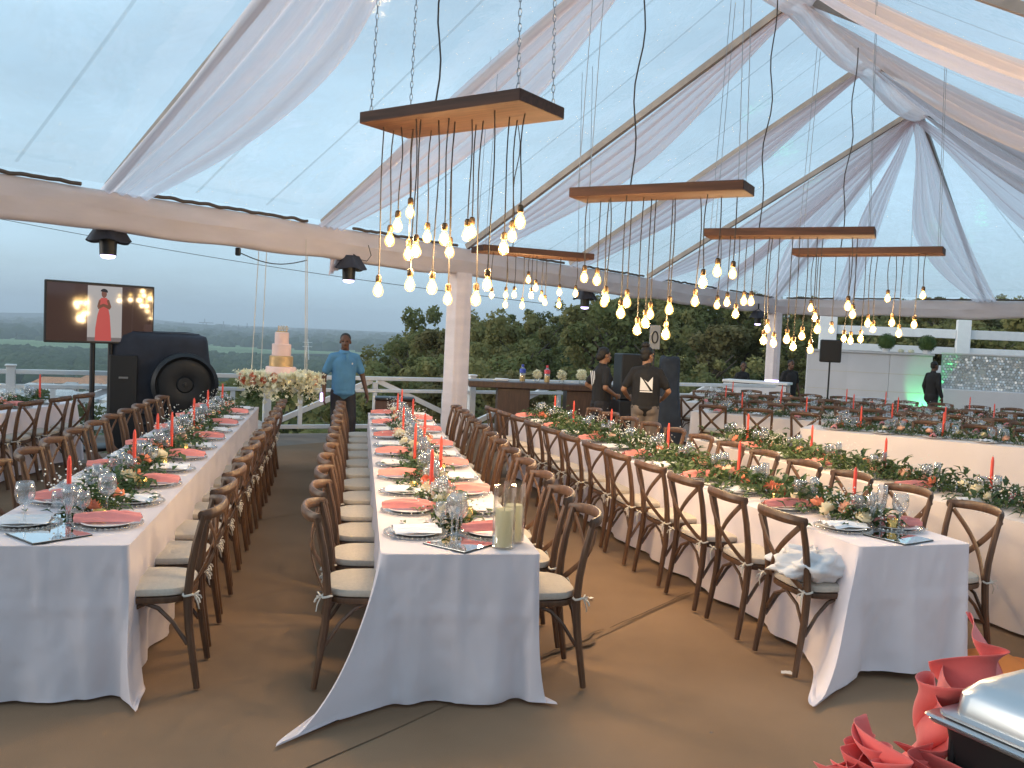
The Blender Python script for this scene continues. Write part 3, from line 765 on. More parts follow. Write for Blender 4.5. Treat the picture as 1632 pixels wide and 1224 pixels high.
def cross_row(T, side, n, start, sname, grp, pit=.6, gap=.06, cond=None):
    k = 0
    for i in range(n):
        v = start+i*pit; u = -gap if side < 0 else T.W+gap
        p = T.at(u, v)
        if not seen(p.x, p.y, .02) or (cond and not cond(i)): continue
        face = T.ang-PI/2 if side < 0 else T.ang+PI/2
        place_chair(p.x, p.y, face, f'{ORD[k]} cross-back wooden chair from the left end, {sname} {T.nm}', grp); k += 1
cross_row(TB, -1, 9, .9, 'back side of', G)
cross_row(TA, 1, 4, .45, 'front side of', G, pit=.68); cross_row(TA, -1, 10, .4, 'back side of', G)
cross_row(TC, 1, 10, .3, 'front side of', G); cross_row(TC, -1, 10, .3, 'back side of', G)
cross_row(TE, 1, 10, .3, 'front side of', G); cross_row(TE, -1, 10, .3, 'back side of', G)

# ------------------------------------------------------------------ table settings
def lathe_mesh(name, prof, mats, n=16): return MB().lathe(prof, n).mesh(name, mats)
# shared meshes
me_charger = MB()
me_charger.lathe([(.0, .002), (.11, .002), (.15, .008), (.163, .014), (.165, .017), (.15, .012), (.11, .006), (0, .006)], 36)
for i in range(40):
    q = 2*PI*i/40; me_charger.ball((.164*math.cos(q), .164*math.sin(q), .014), .0075, 6, 4)
me_charger = me_charger.mesh('charger', M['charger'])
me_plate = lathe_mesh('plate', [(0, .008), (.08, .008), (.09, .010), (.125, .020), (.132, .024), (.125, .024), (.09, .015), (.08, .013), (0, .013)], M['plate'], 32)
def napkin_mesh(seed, mname, length=.31, wid=.085, h=.04):
    def f(u, v):
        x = (u-.5)*length*(1+.05*math.sin(v*7)); t = v
        pinch = .55+.45*abs(2*u-1)**.8 if seed % 2 else .8+.2*abs(2*u-1)
        y = (v-.5)*wid*pinch
        z = .028+(h*(1-(2*v-1)**2))*(.6+.4*math.sin(u*PI))+.008*math.sin(v*19+u*4+seed)+.005*noise.noise(Vector((u*7, v*7, seed)))
        return (x, y, z if 0 < v < 1 else .022)
    return MB().grid(f, 16, 14).mesh('napkin', M[mname])
me_napk = [napkin_mesh(i, 'napkin') for i in range(3)]; me_wnap = [napkin_mesh(i+5, 'wnapkin', .24, .19, .012) for i in range(2)]
me_goblet = lathe_mesh('goblet', [(.034, 0), (.033, .003), (.008, .008), (.0045, .02), (.0045, .075), (.012, .085), (.03, .1), (.038, .125), (.037, .155), (.031, .178), (.029, .178), (.035, .155), (.036, .126), (.028, .103), (.0, .09)], M['glass'], 18)
me_flute = lathe_mesh('flute', [(.03, 0), (.029, .003), (.006, .007), (.004, .02), (.004, .08), (.012, .095), (.022, .13), (.025, .17), (.022, .215), (.0205, .215), (.0235, .17), (.02, .13), (0, .098)], M['glass'], 16)
me_taper = lathe_mesh('taper', [(.0125, 0), (.0125, .02), (.0105, .24), (.006, .262), (.0015, .268), (0, .268)], M['candle'], 12)
me_wick = MB().tube([(0, 0, .266), (.001, 0, .276)], .0012, 4).mesh('wick', M['black'])
me_holder = lathe_mesh('holder', [(.032, 0), (.032, .006), (.012, .012), (.010, .03), (.017, .036), (.018, .055), (.0145, .055), (.013, .034), (0, .03)], M['jar'], 14)
me_votive = lathe_mesh('votive', [(.028, 0), (.03, .004), (.033, .07), (.031, .07), (.028, .008), (0, .008)], M['gold'], 14)
me_vwax = lathe_mesh('vwax', [(.0, .012), (.026, .012), (.028, .045), (0, .046)], M['pillar'], 12)
def setting(T, side, i, v, coral, idx, sname, detail=True):
    u = .185 if side < 0 else T.W-.185
    p = T.at(u, v, TOPZ+.003)
    if not seen(p.x, p.y, .0): return
    rz = T.ang
    ordn = ORD[idx]
    near = 'left end' if T.key in ('TA', 'TB', 'TC', 'TE') else 'near end'
    if detail:
        t = thing('place_plate', f'{ordn} beaded charger plate from the {near}, {sname} {T.nm}', 'plate', tuple(p), rz, 'chargers with plates on the long tables')
        put('charger', me_charger, t); put('dinner_plate', me_plate, t)
    else:
        t = put('place_plate', me_plate, None, tuple(p), rz); tag(t, f'{ordn} white plate from the {near}, {sname} {T.nm}', 'plate', 'plates on the cross tables')
    if coral:
        o = put('napkin', random.choice(me_napk), None, tuple(p+Vector((0, 0, .004))), rz+random.uniform(-.12, .12))
        tag(o, f'coral napkin on {ordn} plate from the {near}, {sname} {T.nm}', 'napkin', 'coral napkins')
    else:
        o = put('napkin', random.choice(me_wnap), None, tuple(p+Vector((0, 0, .004))), rz+random.uniform(-.12, .12))
        tag(o, f'white napkin on {ordn} plate from the {near}, {sname} {T.nm}', 'napkin', 'white napkins')
    sg = 1 if side < 0 else -1
    if detail:
        for nm, me, du, dv, h in (('water_goblet', me_goblet, .19, .10, 'water goblet'), ('wine_flute', me_flute, .2, -.02, 'tall wine glass'), ('wine_glass', me_goblet, .25, .05, 'wine glass')):
            if nm == 'wine_glass' and T.key in ('T3', 'T4', 'T0') : continue
            q = T.at(u+sg*(du+random.uniform(-.015, .015)), v+dv*random.uniform(.8, 1.2), TOPZ+.003)
            g = put(nm, me, None, tuple(q), random.uniform(0, 6)); g.scale = (1, 1, random.uniform(.97, 1.06)) if nm != 'wine_glass' else (.9, .9, .92)
            tag(g, f'{h} at {ordn} place from {near}, {sname} {T.nm}', 'wine glass', 'stemmed glasses on the long tables')
def settings(T, rows, n, start, detail=True, pit=PIT, first_coral=(False, True)):
    for (side, sname), fc in zip(rows, first_coral):
        idx = 0
        for i in range(n):
            v = start+i*pit
            p = T.at(T.W/2, v)
            if not seen(p.x, p.y, 0): continue
            setting(T, side, i, v, (i % 2 == 0) == fc, idx, sname, detail); idx += 1
LR = ((-1, 'left side of'), (1, 'right side of'))
settings(T2, LR, 12, .40); settings(T1, ((-1, 'railing side of'), (1, 'aisle side of')), 12, .42, first_coral=(False, True))
settings(T3, ((-1, 'aisle side of'), (1, 'far side of')), 12, .40, first_coral=(False, True))
settings(T4, ((-1, 'aisle side of'), (1, 'far side of')), 12, .30, first_coral=(True, False))
settings(T0, LR, 12, .3)
for T_ in (TA, TB, TC, TE): settings(T_, ((-1, 'back side of'), (1, 'front side of')), 10, .4, detail=False, pit=.6)
# glasses on the cross tables are a few pixels each: one mass per table
def far_glasses(T, nm):
    mb = MB(); rr = random.Random(T.key)
    prof = [(.033, 0), (.005, .008), (.005, .08), (.03, .1), (.038, .13), (.031, .178)]
    pf2 = [(.03, 0), (.004, .007), (.004, .09), (.024, .14), (.021, .215)]
    for i in range(10):
        for sd_ in (0, 1):
            for k in range(3 if T.key == 'TB' else 1):
                q = T.at((.24+.04*k) if sd_ == 0 else T.W-.24-.04*k, .45+i*.6+.09*k+rr.uniform(-.03, .03), TOPZ+.003)
                if seen(q.x, q.y, 0): mb.lathe(pf2 if k == 1 else prof, 8, tuple(q))
    tag(mb.build('glassware', M['glass'], auto=False), nm, 'glassware', kind='stuff')
for T_, nm in ((TB, 'clear stemware crowding the front cross table'), (TA, 'clear stemware crowding the second cross table'), (TC, 'clear stemware crowding the third cross table'), (TE, 'clear stemware crowding the rearmost cross table')): far_glasses(T_, nm)

# garlands
def garland_mesh(Lg, seed, dens=460):
    rr = random.Random(seed); mb = MB()
    for i in range(int(Lg*dens)):
        y = rr.uniform(0, Lg); x = rr.gauss(0, .075)+.03*math.sin(y*2.1+seed); z = abs(rr.gauss(.012, .045))*max(.25, 1-abs(x)/.2)
        a = rr.uniform(0, 2*PI); ln = rr.uniform(.045, .085); wd = ln*rr.uniform(.32, .5); tilt = rr.uniform(-.2, .9)
        d = Vector((math.cos(a)*math.cos(tilt), math.sin(a)*math.cos(tilt), math.sin(tilt))); s_ = d.cross(Vector((0, 0, 1))).normalized()*wd; up_ = s_.cross(d).normalized()
        b = Vector((x, y, z+.006)); m_ = b+d*ln*.5+up_*ln*.08
        mb.add([b, m_+s_*.5+up_*.006, b+d*ln-up_*ln*.12, m_-s_*.5+up_*.006, m_], [(0, 1, 4), (1, 2, 4), (2, 3, 4), (3, 0, 4)])
    for v in range(len(mb.v)):
        x, y, z = mb.v[v]; mb.v[v] = (x, y, max(.002, z))
    return mb.mesh('foliage', M['leaf'], smooth=False)
def gyp_mesh(Lg, seed, n=900):
    rr = random.Random(seed); mb = MB()
    k = int(Lg/.55)
    cl = [(rr.uniform(-.08, .08), rr.uniform(0, Lg), rr.uniform(.07, .15), rr.uniform(.06, .13)) for _ in range(k)]
    for i in range(n):
        c = cl[i % k]; p = Vector((c[0]+rr.gauss(0, c[3]*.7), c[1]+rr.gauss(0, c[3]), max(.02, c[2]+rr.gauss(0, c[3]*.55)))); r = rr.uniform(.003, .0062)
        mb.add([p+Vector((r, 0, 0)), p+Vector((0, r, 0)), p+Vector((-r, 0, 0)), p+Vector((0, -r, 0)), p+Vector((0, 0, r)), p-Vector((0, 0, r))], [(0, 1, 4), (1, 2, 4), (2, 3, 4), (3, 0, 4), (1, 0, 5), (2, 1, 5), (3, 2, 5), (0, 3, 5)])
    return mb.mesh('sprigs', M['gyp'], smooth=False)
def rose_mesh(mname, seed):
    rr = random.Random(seed); mb = MB()
    for ly, (r, h, n_) in enumerate(((.034, .026, 6), (.025, .034, 5), (.015, .038, 4))):
        for k in range(n_):
            a0 = 2*PI*k/n_+ly*.5; w_ = 2*PI/n_*.75
            def f(u, v, a0=a0, w_=w_, r=r, h=h):
                a = a0+(u-.5)*w_*1.5; q = r*(.35+.75*math.sin(v*1.9)); return (q*math.cos(a), q*math.sin(a), h*v*(1-.35*(2*u-1)**2)+.004*ly)
            mb.grid(f, 2, 3, uv=False)
    mb.ball((0, 0, .02), (.014, .014, .018), 6, 4)
    return mb.mesh('rose', M[mname])
ME_ROSE = [rose_mesh('rose', 1), rose_mesh('rose2', 2), rose_mesh('rose3', 3), rose_mesh('rose2', 4)]
me_fol = garland_mesh(6.7, 1); me_gy = gyp_mesh(6.7, 1)
def garland(T, label, nrose=34, seed=0, lush=1.0, y0=.25, pastel=False):
    g = thing('flower_garland', label, 'garland', tuple(T.at(T.W/2, y0, TOPZ+.003)), T.ang, 'flower garlands along the tables')
    f = put('foliage', me_fol, g); f['kind'] = 'stuff'; f.scale = (lush, 1, lush)
    s_ = put('sprigs', me_gy, g); s_['kind'] = 'stuff'; s_.scale = (1.3, 1, 1.15)
    rr = random.Random(seed)
    for i in range(nrose):
        y = (i+.5)/nrose*6.5+rr.uniform(-.08, .08); x = rr.gauss(0, .06); k = rr.choice([0, 2, 0, 2, 1, 3] if not pastel else [1, 3, 2, 1, 3, 0])
        o = put('rose', ME_ROSE[k], g, (x, y, .035+rr.uniform(0, .035))); o.rotation_euler = (rr.uniform(-.7, .7), rr.uniform(-.7, .7), rr.uniform(0, 6)); sc_ = rr.uniform(1.15, 1.7); o.scale = (sc_,)*3
garland(T2, 'garland of cream roses and pale greenery down the centre long table', 70, 2, 1.05, .55, True)
garland(T1, 'garland of greenery with peach roses down the left long table', 46, 1, 1.25, .62)
garland(T3, 'dark leafy garland with coral roses down the right long table', 44, 3, 1.6, .35)
garland(T4, 'dark leafy garland with coral roses on the outer right table', 40, 4, 1.65, .2)
garland(T0, 'garland on the far left table at the picture edge', 20, 5, 1.1)
for T_, nm, k in ((TB, 'garland with coral and cream roses on the front cross table', 6), (TA, 'garland on the second cross table behind the chair backs', 7), (TC, 'garland on the third cross table', 8), (TE, 'garland on the rearmost cross table', 9)): garland(T_, nm, 22, k, 1.2)
# taper candles
def taper(T, u, v, label, tilt=0.0):
    p = T.at(u, v, TOPZ+.003)
    if not seen(p.x, p.y, .01): return
    t = thing('taper_candle', label, 'candle', tuple(p), random.uniform(0, 6), 'coral taper candles')
    put('holder', me_holder, t); c = put('wax', me_taper, t, (0, 0, .032)); c.scale.z = 1.15; put('wick', me_wick, c)
    if tilt: t.rotation_euler.y = tilt; 
def tapers(T, vs, us, desc):
    for k, (v, u) in enumerate(zip(vs, us)): taper(T, u, v, f'{ORD[k]} coral taper candle from the {"left" if T.key in ("TA", "TB", "TC", "TE") else "near"} end of {T.nm}')
tapers(T2, (1.25, 1.95, 2.75, 3.65, 4.3, 5.3, 6.1, 6.8), (.33, .45, .32, .46, .3, .45, .32, .4), '')
tapers(T1, (.55, 1.75, 2.85, 3.0, 4.4, 5.5, 6.6), (.35, .42, .36, .44, .4, .38, .4), '')
tapers(T3, (.62, 1.9, 3.2, 4.6, 5.6, 6.4), (.42, .36, .4, .42, .36, .4), '')
tapers(T4, (.5, 1.9, 3.3, 4.4, 5.4, 6.5), (.4, .4, .4, .4, .4, .4), '')
tapers(T0, (6.2, 7.0), (.3, .4), '')
for T_ in (TA, TB, TC, TE): tapers(T_, (.7, 1.7, 2.9, 3.6, 5.0, 5.9), (.36, .42, .36, .4, .4, .4), '')
# votives
def votive(T, u, v, label):
    p = T.at(u, v, TOPZ+.003); t = thing('votive_holder', label, 'candle holder', tuple(p), 0, 'gold votive holders'); put('cup', me_votive, t); put('wax', me_vwax, t)
for k, (u, v) in enumerate(((.52, .47), (.52, 1.5), (.5, 2.3), (.52, 3.1), (.52, 4.0))): votive(T1, u, v, f'{ORD[k]} mottled gold votive holder from the near end of the left long table')
for k, (u, v) in enumerate(((.5, .75), (.25, 1.6), (.5, 2.4), (.26, 3.4))): votive(T2, u, v, f'{ORD[k]} gold votive holder from the near end of the centre long table')
for k, (u, v) in enumerate(((.5, .36), (.25, 1.2), (.25, 2.5))): votive(T3, u, v, f'{ORD[k]} gold votive holder from the near end of the right long table')
# mirror tiles
def mirror(T, u, v, rz, s_, label, zo=.004):
    t = thing('mirror_tile', label, 'mirror', tuple(T.at(u, v, TOPZ+zo)), T.ang+rz)
    MB().box((0, 0, .003), (s_, s_, .006)).build('backing', M['mirror_edge'], t, smooth=False)
    MB().box((0, 0, .0070), (s_-.006, s_-.006, .002)).build('mirror_face', M['mirror'], t, smooth=False)
mirror(T1, .36, .2, .72, .28, 'square mirror tile set as a diamond at the near end of the left long table')
mirror(T1, .30, .52, .72, .28, 'second mirror tile, under the nearest candle of the left long table')
mirror(T2, .40, .19, .78, .27, 'square mirror tile set as a diamond beside the two tall pillar candles')
mirror(T2, .44, .52, .78, .27, 'second mirror tile on the centre long table, under the wine glasses')
mirror(T3, .38, .16, .3, .27, 'dark reflecting mirror tile at the near end of the right long table')
# two tall cylinder candles
def cyl_candle(x, y, h, wh, label):
    t = thing('cylinder_candle', label, 'candle', (x, y, TOPZ+.004))
    MB().lathe([(.0, .0), (.052, 0), (.057, .004), (.057, h), (.054, h), (.054, .010), (0, .010)], 28).build('glass_cylinder', M['jar'], t)
    w_ = MB().lathe([(0, .0105), (.044, .0105), (.0445, wh-.006), (.042, wh), (.02, wh-.006), (0, wh-.009)], 24).build('pillar_wax', M['pillar'], t)
    MB().tube([(0, 0, wh-.01), (.002, 0, wh+.008)], .0015, 4).build('wick', M['black'], w_)
q1, q2 = T2.at(.605, .12), T2.at(.675, .24)
cyl_candle(q1.x, q1.y, .31, .195, 'front one of two tall glass cylinders with ivory pillar candle, table corner')
cyl_candle(q2.x, q2.y, .31, .195, 'rear one of two tall glass cylinders with ivory pillar candle, table corner')
# extra near glasses that stand in front on the tiles
for k, (T_, u, v, me, nm, lb) in enumerate(((T2, .40, .36, me_goblet, 'wine_goblet', 'large front wine goblet standing between the two mirror tiles, centre table'), (T1, .2, .36, me_goblet, 'wine_goblet', 'big round goblet nearest the mirror corner of the left table'), (T1, .52, .62, me_goblet, 'wine_goblet', 'tall wine goblet beside the gold votive on the left table'), (T3, .40, .34, me_flute, 'wine_goblet', 'tall glass just behind the mirror tile of the right table'), (T3, .5, .3, me_goblet, 'wine_goblet', 'stemmed goblet in front of the rolled coral napkin, right table'))):
    o = put(nm, me, None, tuple(T_.at(u, v, TOPZ+.0125)), 0, 1.25); tag(o, lb, 'wine glass', 'stemmed glasses on the long tables')
# bundle of white linen on the near right chair
def linen():
    p = T3.at(-.045, .30)
    t = thing('linen_bundle', 'crumpled bundle of white linen lying on the near chair seat', 'linen', (p.x-.02, p.y, .545), T3.ang); t.scale = (1.2, 1.2, 1.25)
    def f(u, v, k):
        a = u*2*PI; b = (v-.5)*PI
        r = 1+.42*noise.noise(Vector((math.cos(a)*2.1+k, math.sin(a)*2.1, b*2)))+.16*noise.noise(Vector((math.cos(a)*5+k, math.sin(a)*5, b*4)))
        x = .20*r*math.cos(a)*math.cos(b)**.7; y = .11*r*math.sin(a)*math.cos(b)**.7; z = .058*r*math.sin(b)+.02*noise.noise(Vector((math.cos(a)*3, math.sin(a)*3, k)))
        return (x+(.03 if k else -.05), y+(.06 if k else -.09), max(-.015, z+(.03 if k else .045)))
    MB().grid(lambda u, v: f(u, v, 0), 40, 20).build('upper_fold', M['wnapkin'], t, auto=False)
    MB().grid(lambda u, v: f(v and u, v, 4), 40, 20).build('lower_fold', M['wnapkin'], t, auto=False)
linen()

# ------------------------------------------------------------------ chandeliers of bare bulbs
me_core = MB().ball((0, 0, -.062), (.021, .021, .032), 10, 8).mesh('filament', M['core'])
me_bulb = lathe_mesh('bulb', [(.013, 0), (.014, -.015), (.024, -.035), (.031, -.058), (.032, -.075), (.026, -.095), (.014, -.107), (0, -.11)], M['amber'], 14)
me_sock = lathe_mesh('socket', [(.004, .05), (.012, .046), (.0175, .035), (.0175, .004), (.015, 0), (0, 0)][::-1], M['brass'], 10)
PEND = {
    'c1': ((-0.395, 5.4), -35, 1.22, 0.46, 3.1, [(-0.53, -0.09, 1.04), (-0.54, 0.01, 0.71), (-0.43, -0.04, 0.63), (-0.39, 0.03, 0.54), (-0.4, 0.04, 0.8), (-0.18, -0.14, 0.8), (-0.2, -0.16, 1.01), (-0.31, 0.11, 0.69), (-0.09, -0.08, 1.02), (0.0, -0.09, 0.73), (-0.16, 0.16, 0.78), (0.11, -0.01, 0.7), (0.05, 0.11, 0.67), (-0.02, -0.01, 1.09), (0.15, 0.05, 1.08), (0.36, -0.12, 1.01), (0.35, 0.04, 0.78), (0.35, 0.12, 0.7), (0.48, 0.01, 0.63)]),
    'c2': ((1.0, 6.42), -29, 1.3, 0.30, 2.87, [(-0.51, -0.11, 0.61), (-0.49, 0.08, 0.61), (-0.4, 0.03, 0.78), (-0.35, -0.06, 0.76), (-0.2, -0.12, 0.86), (-0.25, 0.11, 0.77), (-0.11, -0.01, 0.98), (-0.08, 0.07, 0.92), (-0.06, 0.11, 0.86), (0.1, 0.07, 0.82), (0.07, 0.11, 1.0), (0.37, -0.03, 0.63), (0.43, 0.1, 0.54), (0.54, 0.11, 0.56), (0.28, 0.1, 0.76)]),
    'c3': ((2.43, 8.0), -25, 1.46, 0.30, 2.82, [(-0.58, -0.11, 0.65), (-0.49, -0.11, 0.62), (-0.41, -0.09, 0.72), (-0.38, 0.11, 0.59), (-0.29, -0.02, 0.6), (-0.14, 0.04, 0.85), (-0.15, -0.06, 0.95), (-0.07, 0.0, 0.97), (0.05, -0.04, 0.93), (0.11, -0.05, 1.0), (0.17, 0.03, 0.9), (0.25, 0.03, 1.02), (0.29, 0.11, 0.83), (0.54, 0.06, 0.62), (0.58, 0.11, 0.69)]),
    'c4': ((3.62, 9.2), -31, 1.46, 0.28, 2.82, [(-0.55, 0.10, 0.57), (-0.5, 0.1, 0.67), (-0.31, 0.05, 0.8), (-0.15, -0.1, 0.89), (-0.12, 0.1, 0.9), (-0.02, 0.1, 0.88), (0.04, 0.1, 0.71), (0.11, 0.02, 0.78), (0.28, 0.07, 0.7), (0.51, -0.09, 0.72), (0.35, 0.1, 0.81), (0.23, 0.02, 0.46), (0.57, -0.07, 0.43)]),
    'c5': ((0.18, 10.35), 22, 1.4, 0.40, 2.76, [(-0.55, -0.14, 0.51), (-0.28, 0.11, 0.48), (-0.26, 0.16, 0.59), (-0.27, -0.13, 0.48), (-0.07, 0.1, 0.59), (-0.06, -0.03, 0.29), (-0.05, -0.11, 0.48), (0.02, -0.07, 0.38), (0.17, 0.09, 0.49), (0.23, 0.12, 0.54), (0.29, -0.15, 0.42), (0.38, 0.04, 0.56), (0.5, -0.15, 0.42)]),
}
CL = {'c1': 'largest nearest wooden board chandelier with glowing bare bulbs on long black cords', 'c2': 'second wooden board chandelier, right of the largest one', 'c3': 'third wooden board chandelier in the row stepping back to the right',
      'c4': 'rightmost wooden board chandelier, farthest of the four in a row', 'c5': 'small wooden board chandelier tilted the other way above the bar'}
def bulb_light(t, p):
    ld = bpy.data.lights.new('bulb_light', 'POINT'); ld.energy = BULB_W; ld.color = (1, .68, .36); ld.shadow_soft_size = .03
    lo = bpy.data.objects.new('bulb_light', ld); COL.objects.link(lo); lo.parent = t; lo.location = p
BULB_W = 4.6
for key, (c, an, ln, wd, hb, pts) in PEND.items():
    t = thing('board_chandelier', CL[key], 'chandelier', (c[0], c[1], hb), math.radians(an), 'wooden board chandeliers')
    rr = random.Random(key)
    MB().box((0, 0, .0355), (ln, wd, .071), bev=.004).build('board', M['board'], t)
    top = 5.0-hb
    for sx in (-1, 1):
        for sy in (-1, 1):
            x, y = sx*(ln/2-.05), sy*(wd/2-.05); mb = MB(); n_ = int((top)/.042); b0 = Vector((x, y, .072)); b1 = Vector((x*.9, y*.9, top))
            # link chain near the board where it can be made out, then a fine run of links further up
            if key == 'c1':
                for i in range(n_):
                    cpt = b0.lerp(b1, (i+.5)/n_); rot = (i % 2)*PI/2+.6
                    pts_ = [cpt+Vector((.009*math.cos(a)*math.cos(rot), .009*math.cos(a)*math.sin(rot), .026*math.sin(a))) for a in [k*PI/3 for k in range(7)]]
                    mb.tube(pts_, .0028, 4, cap=False)
                mb.build('chain', M['chain'], t)
            else:
                n2 = int(top/.06); pts_ = [b0.lerp(b1, i/n2)+Vector((.0012*(-1)**i, 0, 0)) for i in range(n2+1)]
                mb.tube(pts_, .0032, 4).build('chain', M['chain'], t)
    # feed cable, slack between the board and the roof
    f0, f1 = Vector((-.18*ln, .02, .07)), Vector((-.16*ln, .1, top))
    MB().tube([f0.lerp(f1, i/16)+Vector((.03*math.sin(i*.9)*math.sin(PI*i/16), .02*math.sin(i*.6), 0)) for i in range(17)], .006, 5).build('feed_cable', M['cord'], t)
    for (u, v, dr) in pts:
        sw = rr.uniform(-.02, .02)
        cp = [(u+sw*math.sin(PI*k/6)*.8, v+sw*.5*math.sin(PI*k/3), lerp(0, -dr+.115, k/6)) for k in range(7)]
        # the bulb centre hangs dr below the board
        c_ = MB().tube(cp, .0042, 5).build('pendant_cord', M['cord'], t)
        s1 = put('socket', me_sock, c_, (u, v, -dr+.065)); s1.scale = (1.05, 1.05, .95)
        b1_ = put('bulb', me_bulb, c_, (u, v, -dr+.068)); q_ = rr.uniform(.92, 1.06); b1_.scale = (q_, q_, q_*.86)
        f1_ = put('filament', me_core, c_, (u, v, -dr+.068)); f1_.scale = (q_, q_, q_*.86)
        bulb_light(t, (u, v, -dr-.08))

# ------------------------------------------------------------------ stage lights hung from the beams
def stage_light(x, y, z, label, rz=0, k=1.0):
    t = thing('stage_light', label, 'stage light', (x, y, z), rz, 'black stage lights under the beams'); t.scale = (k, k, k)
    MB().lathe([(.07, -.2), (.088, -.2), (.095, -.02), (.075, .0), (0, .0)][::-1], 18).build('barrel', M['black'], t)
    MB().lathe([(.0, -.19), (.078, -.19), (.078, -.215), (.06, -.235), (0, -.245)][::-1], 18).build('lens', M['lens'], t)
    def hood(u, v):
        a = v*2*PI; r = lerp(.12, .235, u)+.014*math.sin(a*6+1)+.012*math.sin(a*3); return (r*math.cos(a), r*math.sin(a), lerp(.14, -.05, u)+.015*math.sin(a*4)*u)
    h = MB().grid(hood, 6, 36, uv=False); h.lathe([(0, .142), (.12, .14)], 20); h.build('rain_hood', M['blackcloth'], t, auto=False)
    MB().tube([(-.1, 0, .0), (-.1, 0, .13), (0, 0, .2), (.1, 0, .13), (.1, 0, 0)], .012, 6).build('yoke', M['iron'], t)
    MB().tube([(0, 0, .18), (0, 0, .34)], .02, 8).build('clamp', M['iron'], t)
    MB().tube([(.12, .05, .1), (.24, .05, .08), (.3, .03, .16), (.26, 0, .3)], .006, 5).build('cable', M['cord'], t)
stage_light(-4.59, 9.9, 2.72, 'black hooded stage light above the television, lens lit violet')
stage_light(-2.36, 12.4, 2.70, 'black hooded stage light left of the white front column')
stage_light(1.38, 17.6, 2.66, 'black hooded stage light over the hill beyond the small chandelier')
stage_light(6.5, 23.6, 2.64, 'dark stage light left of the far corner column')
stage_light(13.2, 22.0, 2.66, 'dark stage light before the white slats at the far right')
for k, (s_, z) in enumerate(((-3.8, 2.72),)):
    p = tp(s_, -.05, z); t = MB().box(tuple(p), (.06, .06, .1), bev=.01).build('cable_clip', M['black']); tag(t, 'small black clip with cable under the beam', 'clip')
cpts = [tp(lerp(-3.8, -2.7, i/10), -.06, 2.72-.10*math.sin(PI*i/10)) for i in range(11)]
tag(MB().tube(cpts, .007, 5).build('slack_cable', M['cord']), 'slack black cable sagging below the white beam', 'cable')
# thin utility wires outside
for (y0, dz, lb) in ((0, 0, 'thin overhead wire crossing the sky under the left beam'),):
    pts = [Vector((lerp(-42, 2, i/20), 60+y0, lerp(9.2, 4.1, i/20)-.5*math.sin(PI*i/20)+dz)) for i in range(21)]
    tag(MB().tube(pts, .02, 5).build('overhead_wire', M['cord']), lb, 'wire')

# ------------------------------------------------------------------ television on its stand
tv = thing('television', 'wide flat television screen showing a portrait photo of a woman in coral', 'television', (-5.675, 12.1, 1.47), math.atan2(1.1, .95)-.065)
# local x along the screen, local -y faces the tables
MB().box((0, .035, .405), (1.45, .05, .83), bev=.008).build('casing', M['black'], tv)
def flat(x0, x1, z0, z1, y, name, m_, parent): return MB().add([(x0, y, z0), (x1, y, z0), (x1, y, z1), (x0, y, z1)], [(0, 1, 2, 3)]).build(name, m_, parent, smooth=False)
def screen_mat(name, col, s, rough=.08):
    return mat(name, tuple(c*.02 for c in col), .05, spec=.5, emit=col, emit_s=s)
SM1 = screen_mat('screen dark backdrop', (.055, .03, .026), .6)
SM2 = screen_mat('screen photo wall', (.24, .225, .22), .9); SM3 = screen_mat('screen coral dress', (.30, .055, .05), .9); SM4 = screen_mat('screen skin', (.12, .05, .035), .8); SM5 = screen_mat('screen hair', (.02, .014, .014), .5)
SM6 = screen_mat('screen floor', (.12, .1, .1), .8)
flat(-.705, .705, .02, .79, .0085, 'screen', SM1, tv)
flat(-.19, .27, .02, .78, .006, 'picture', SM2, tv)
flat(-.19, .27, .02, .075, .005, 'picture_floor', SM6, tv)
def poly(pts, y, name, m_): return MB().add([(p[0], y, p[1]) for p in pts], [tuple(range(len(pts)))]).build(name, m_, tv, smooth=False)
poly([(-.09, .03), (.13, .03), (.12, .2), (.105, .38), (.085, .47), (.09, .58), (.06, .62), (-.01, .62), (-.045, .58), (-.035, .47), (-.06, .38), (-.085, .2)], .004, 'picture_dress', SM3)
poly([(-.045, .58), (-.065, .5), (-.05, .46), (.02, .5), (.1, .46), (.125, .5), (.09, .6), (.06, .585), (.08, .52), (.02, .54), (-.03, .52), (-.02, .585)], .003, 'picture_arms', SM4)
poly([(.025+.04*math.cos(a)*.9, .675+.055*math.sin(a)) for a in [2*PI*i/14 for i in range(14)]], .0025, 'picture_face', SM4)
poly([(.025+.05*math.cos(a), .70+.045*math.sin(a)) for a in [PI*i/10-.15 for i in range(11)]], .002, 'picture_hair', SM5)
st = thing('television_stand', 'black twin pole stand carrying the television', 'stand', (-5.675, 12.1, 0), math.atan2(1.1, .95)-.065)
for x in (-.08, .16): MB().tube([(x, .1, .0), (x, .1, 1.95)], .035, 10).build('pole', M['black'], st)
MB().box((.04, .1, .02), (.8, .55, .03), bev=.01).build('base_plate', M['black'], st)
MB().box((.04, .0835, 1.86), (.4, .03, .12)).build('bracket', M['black'], st)
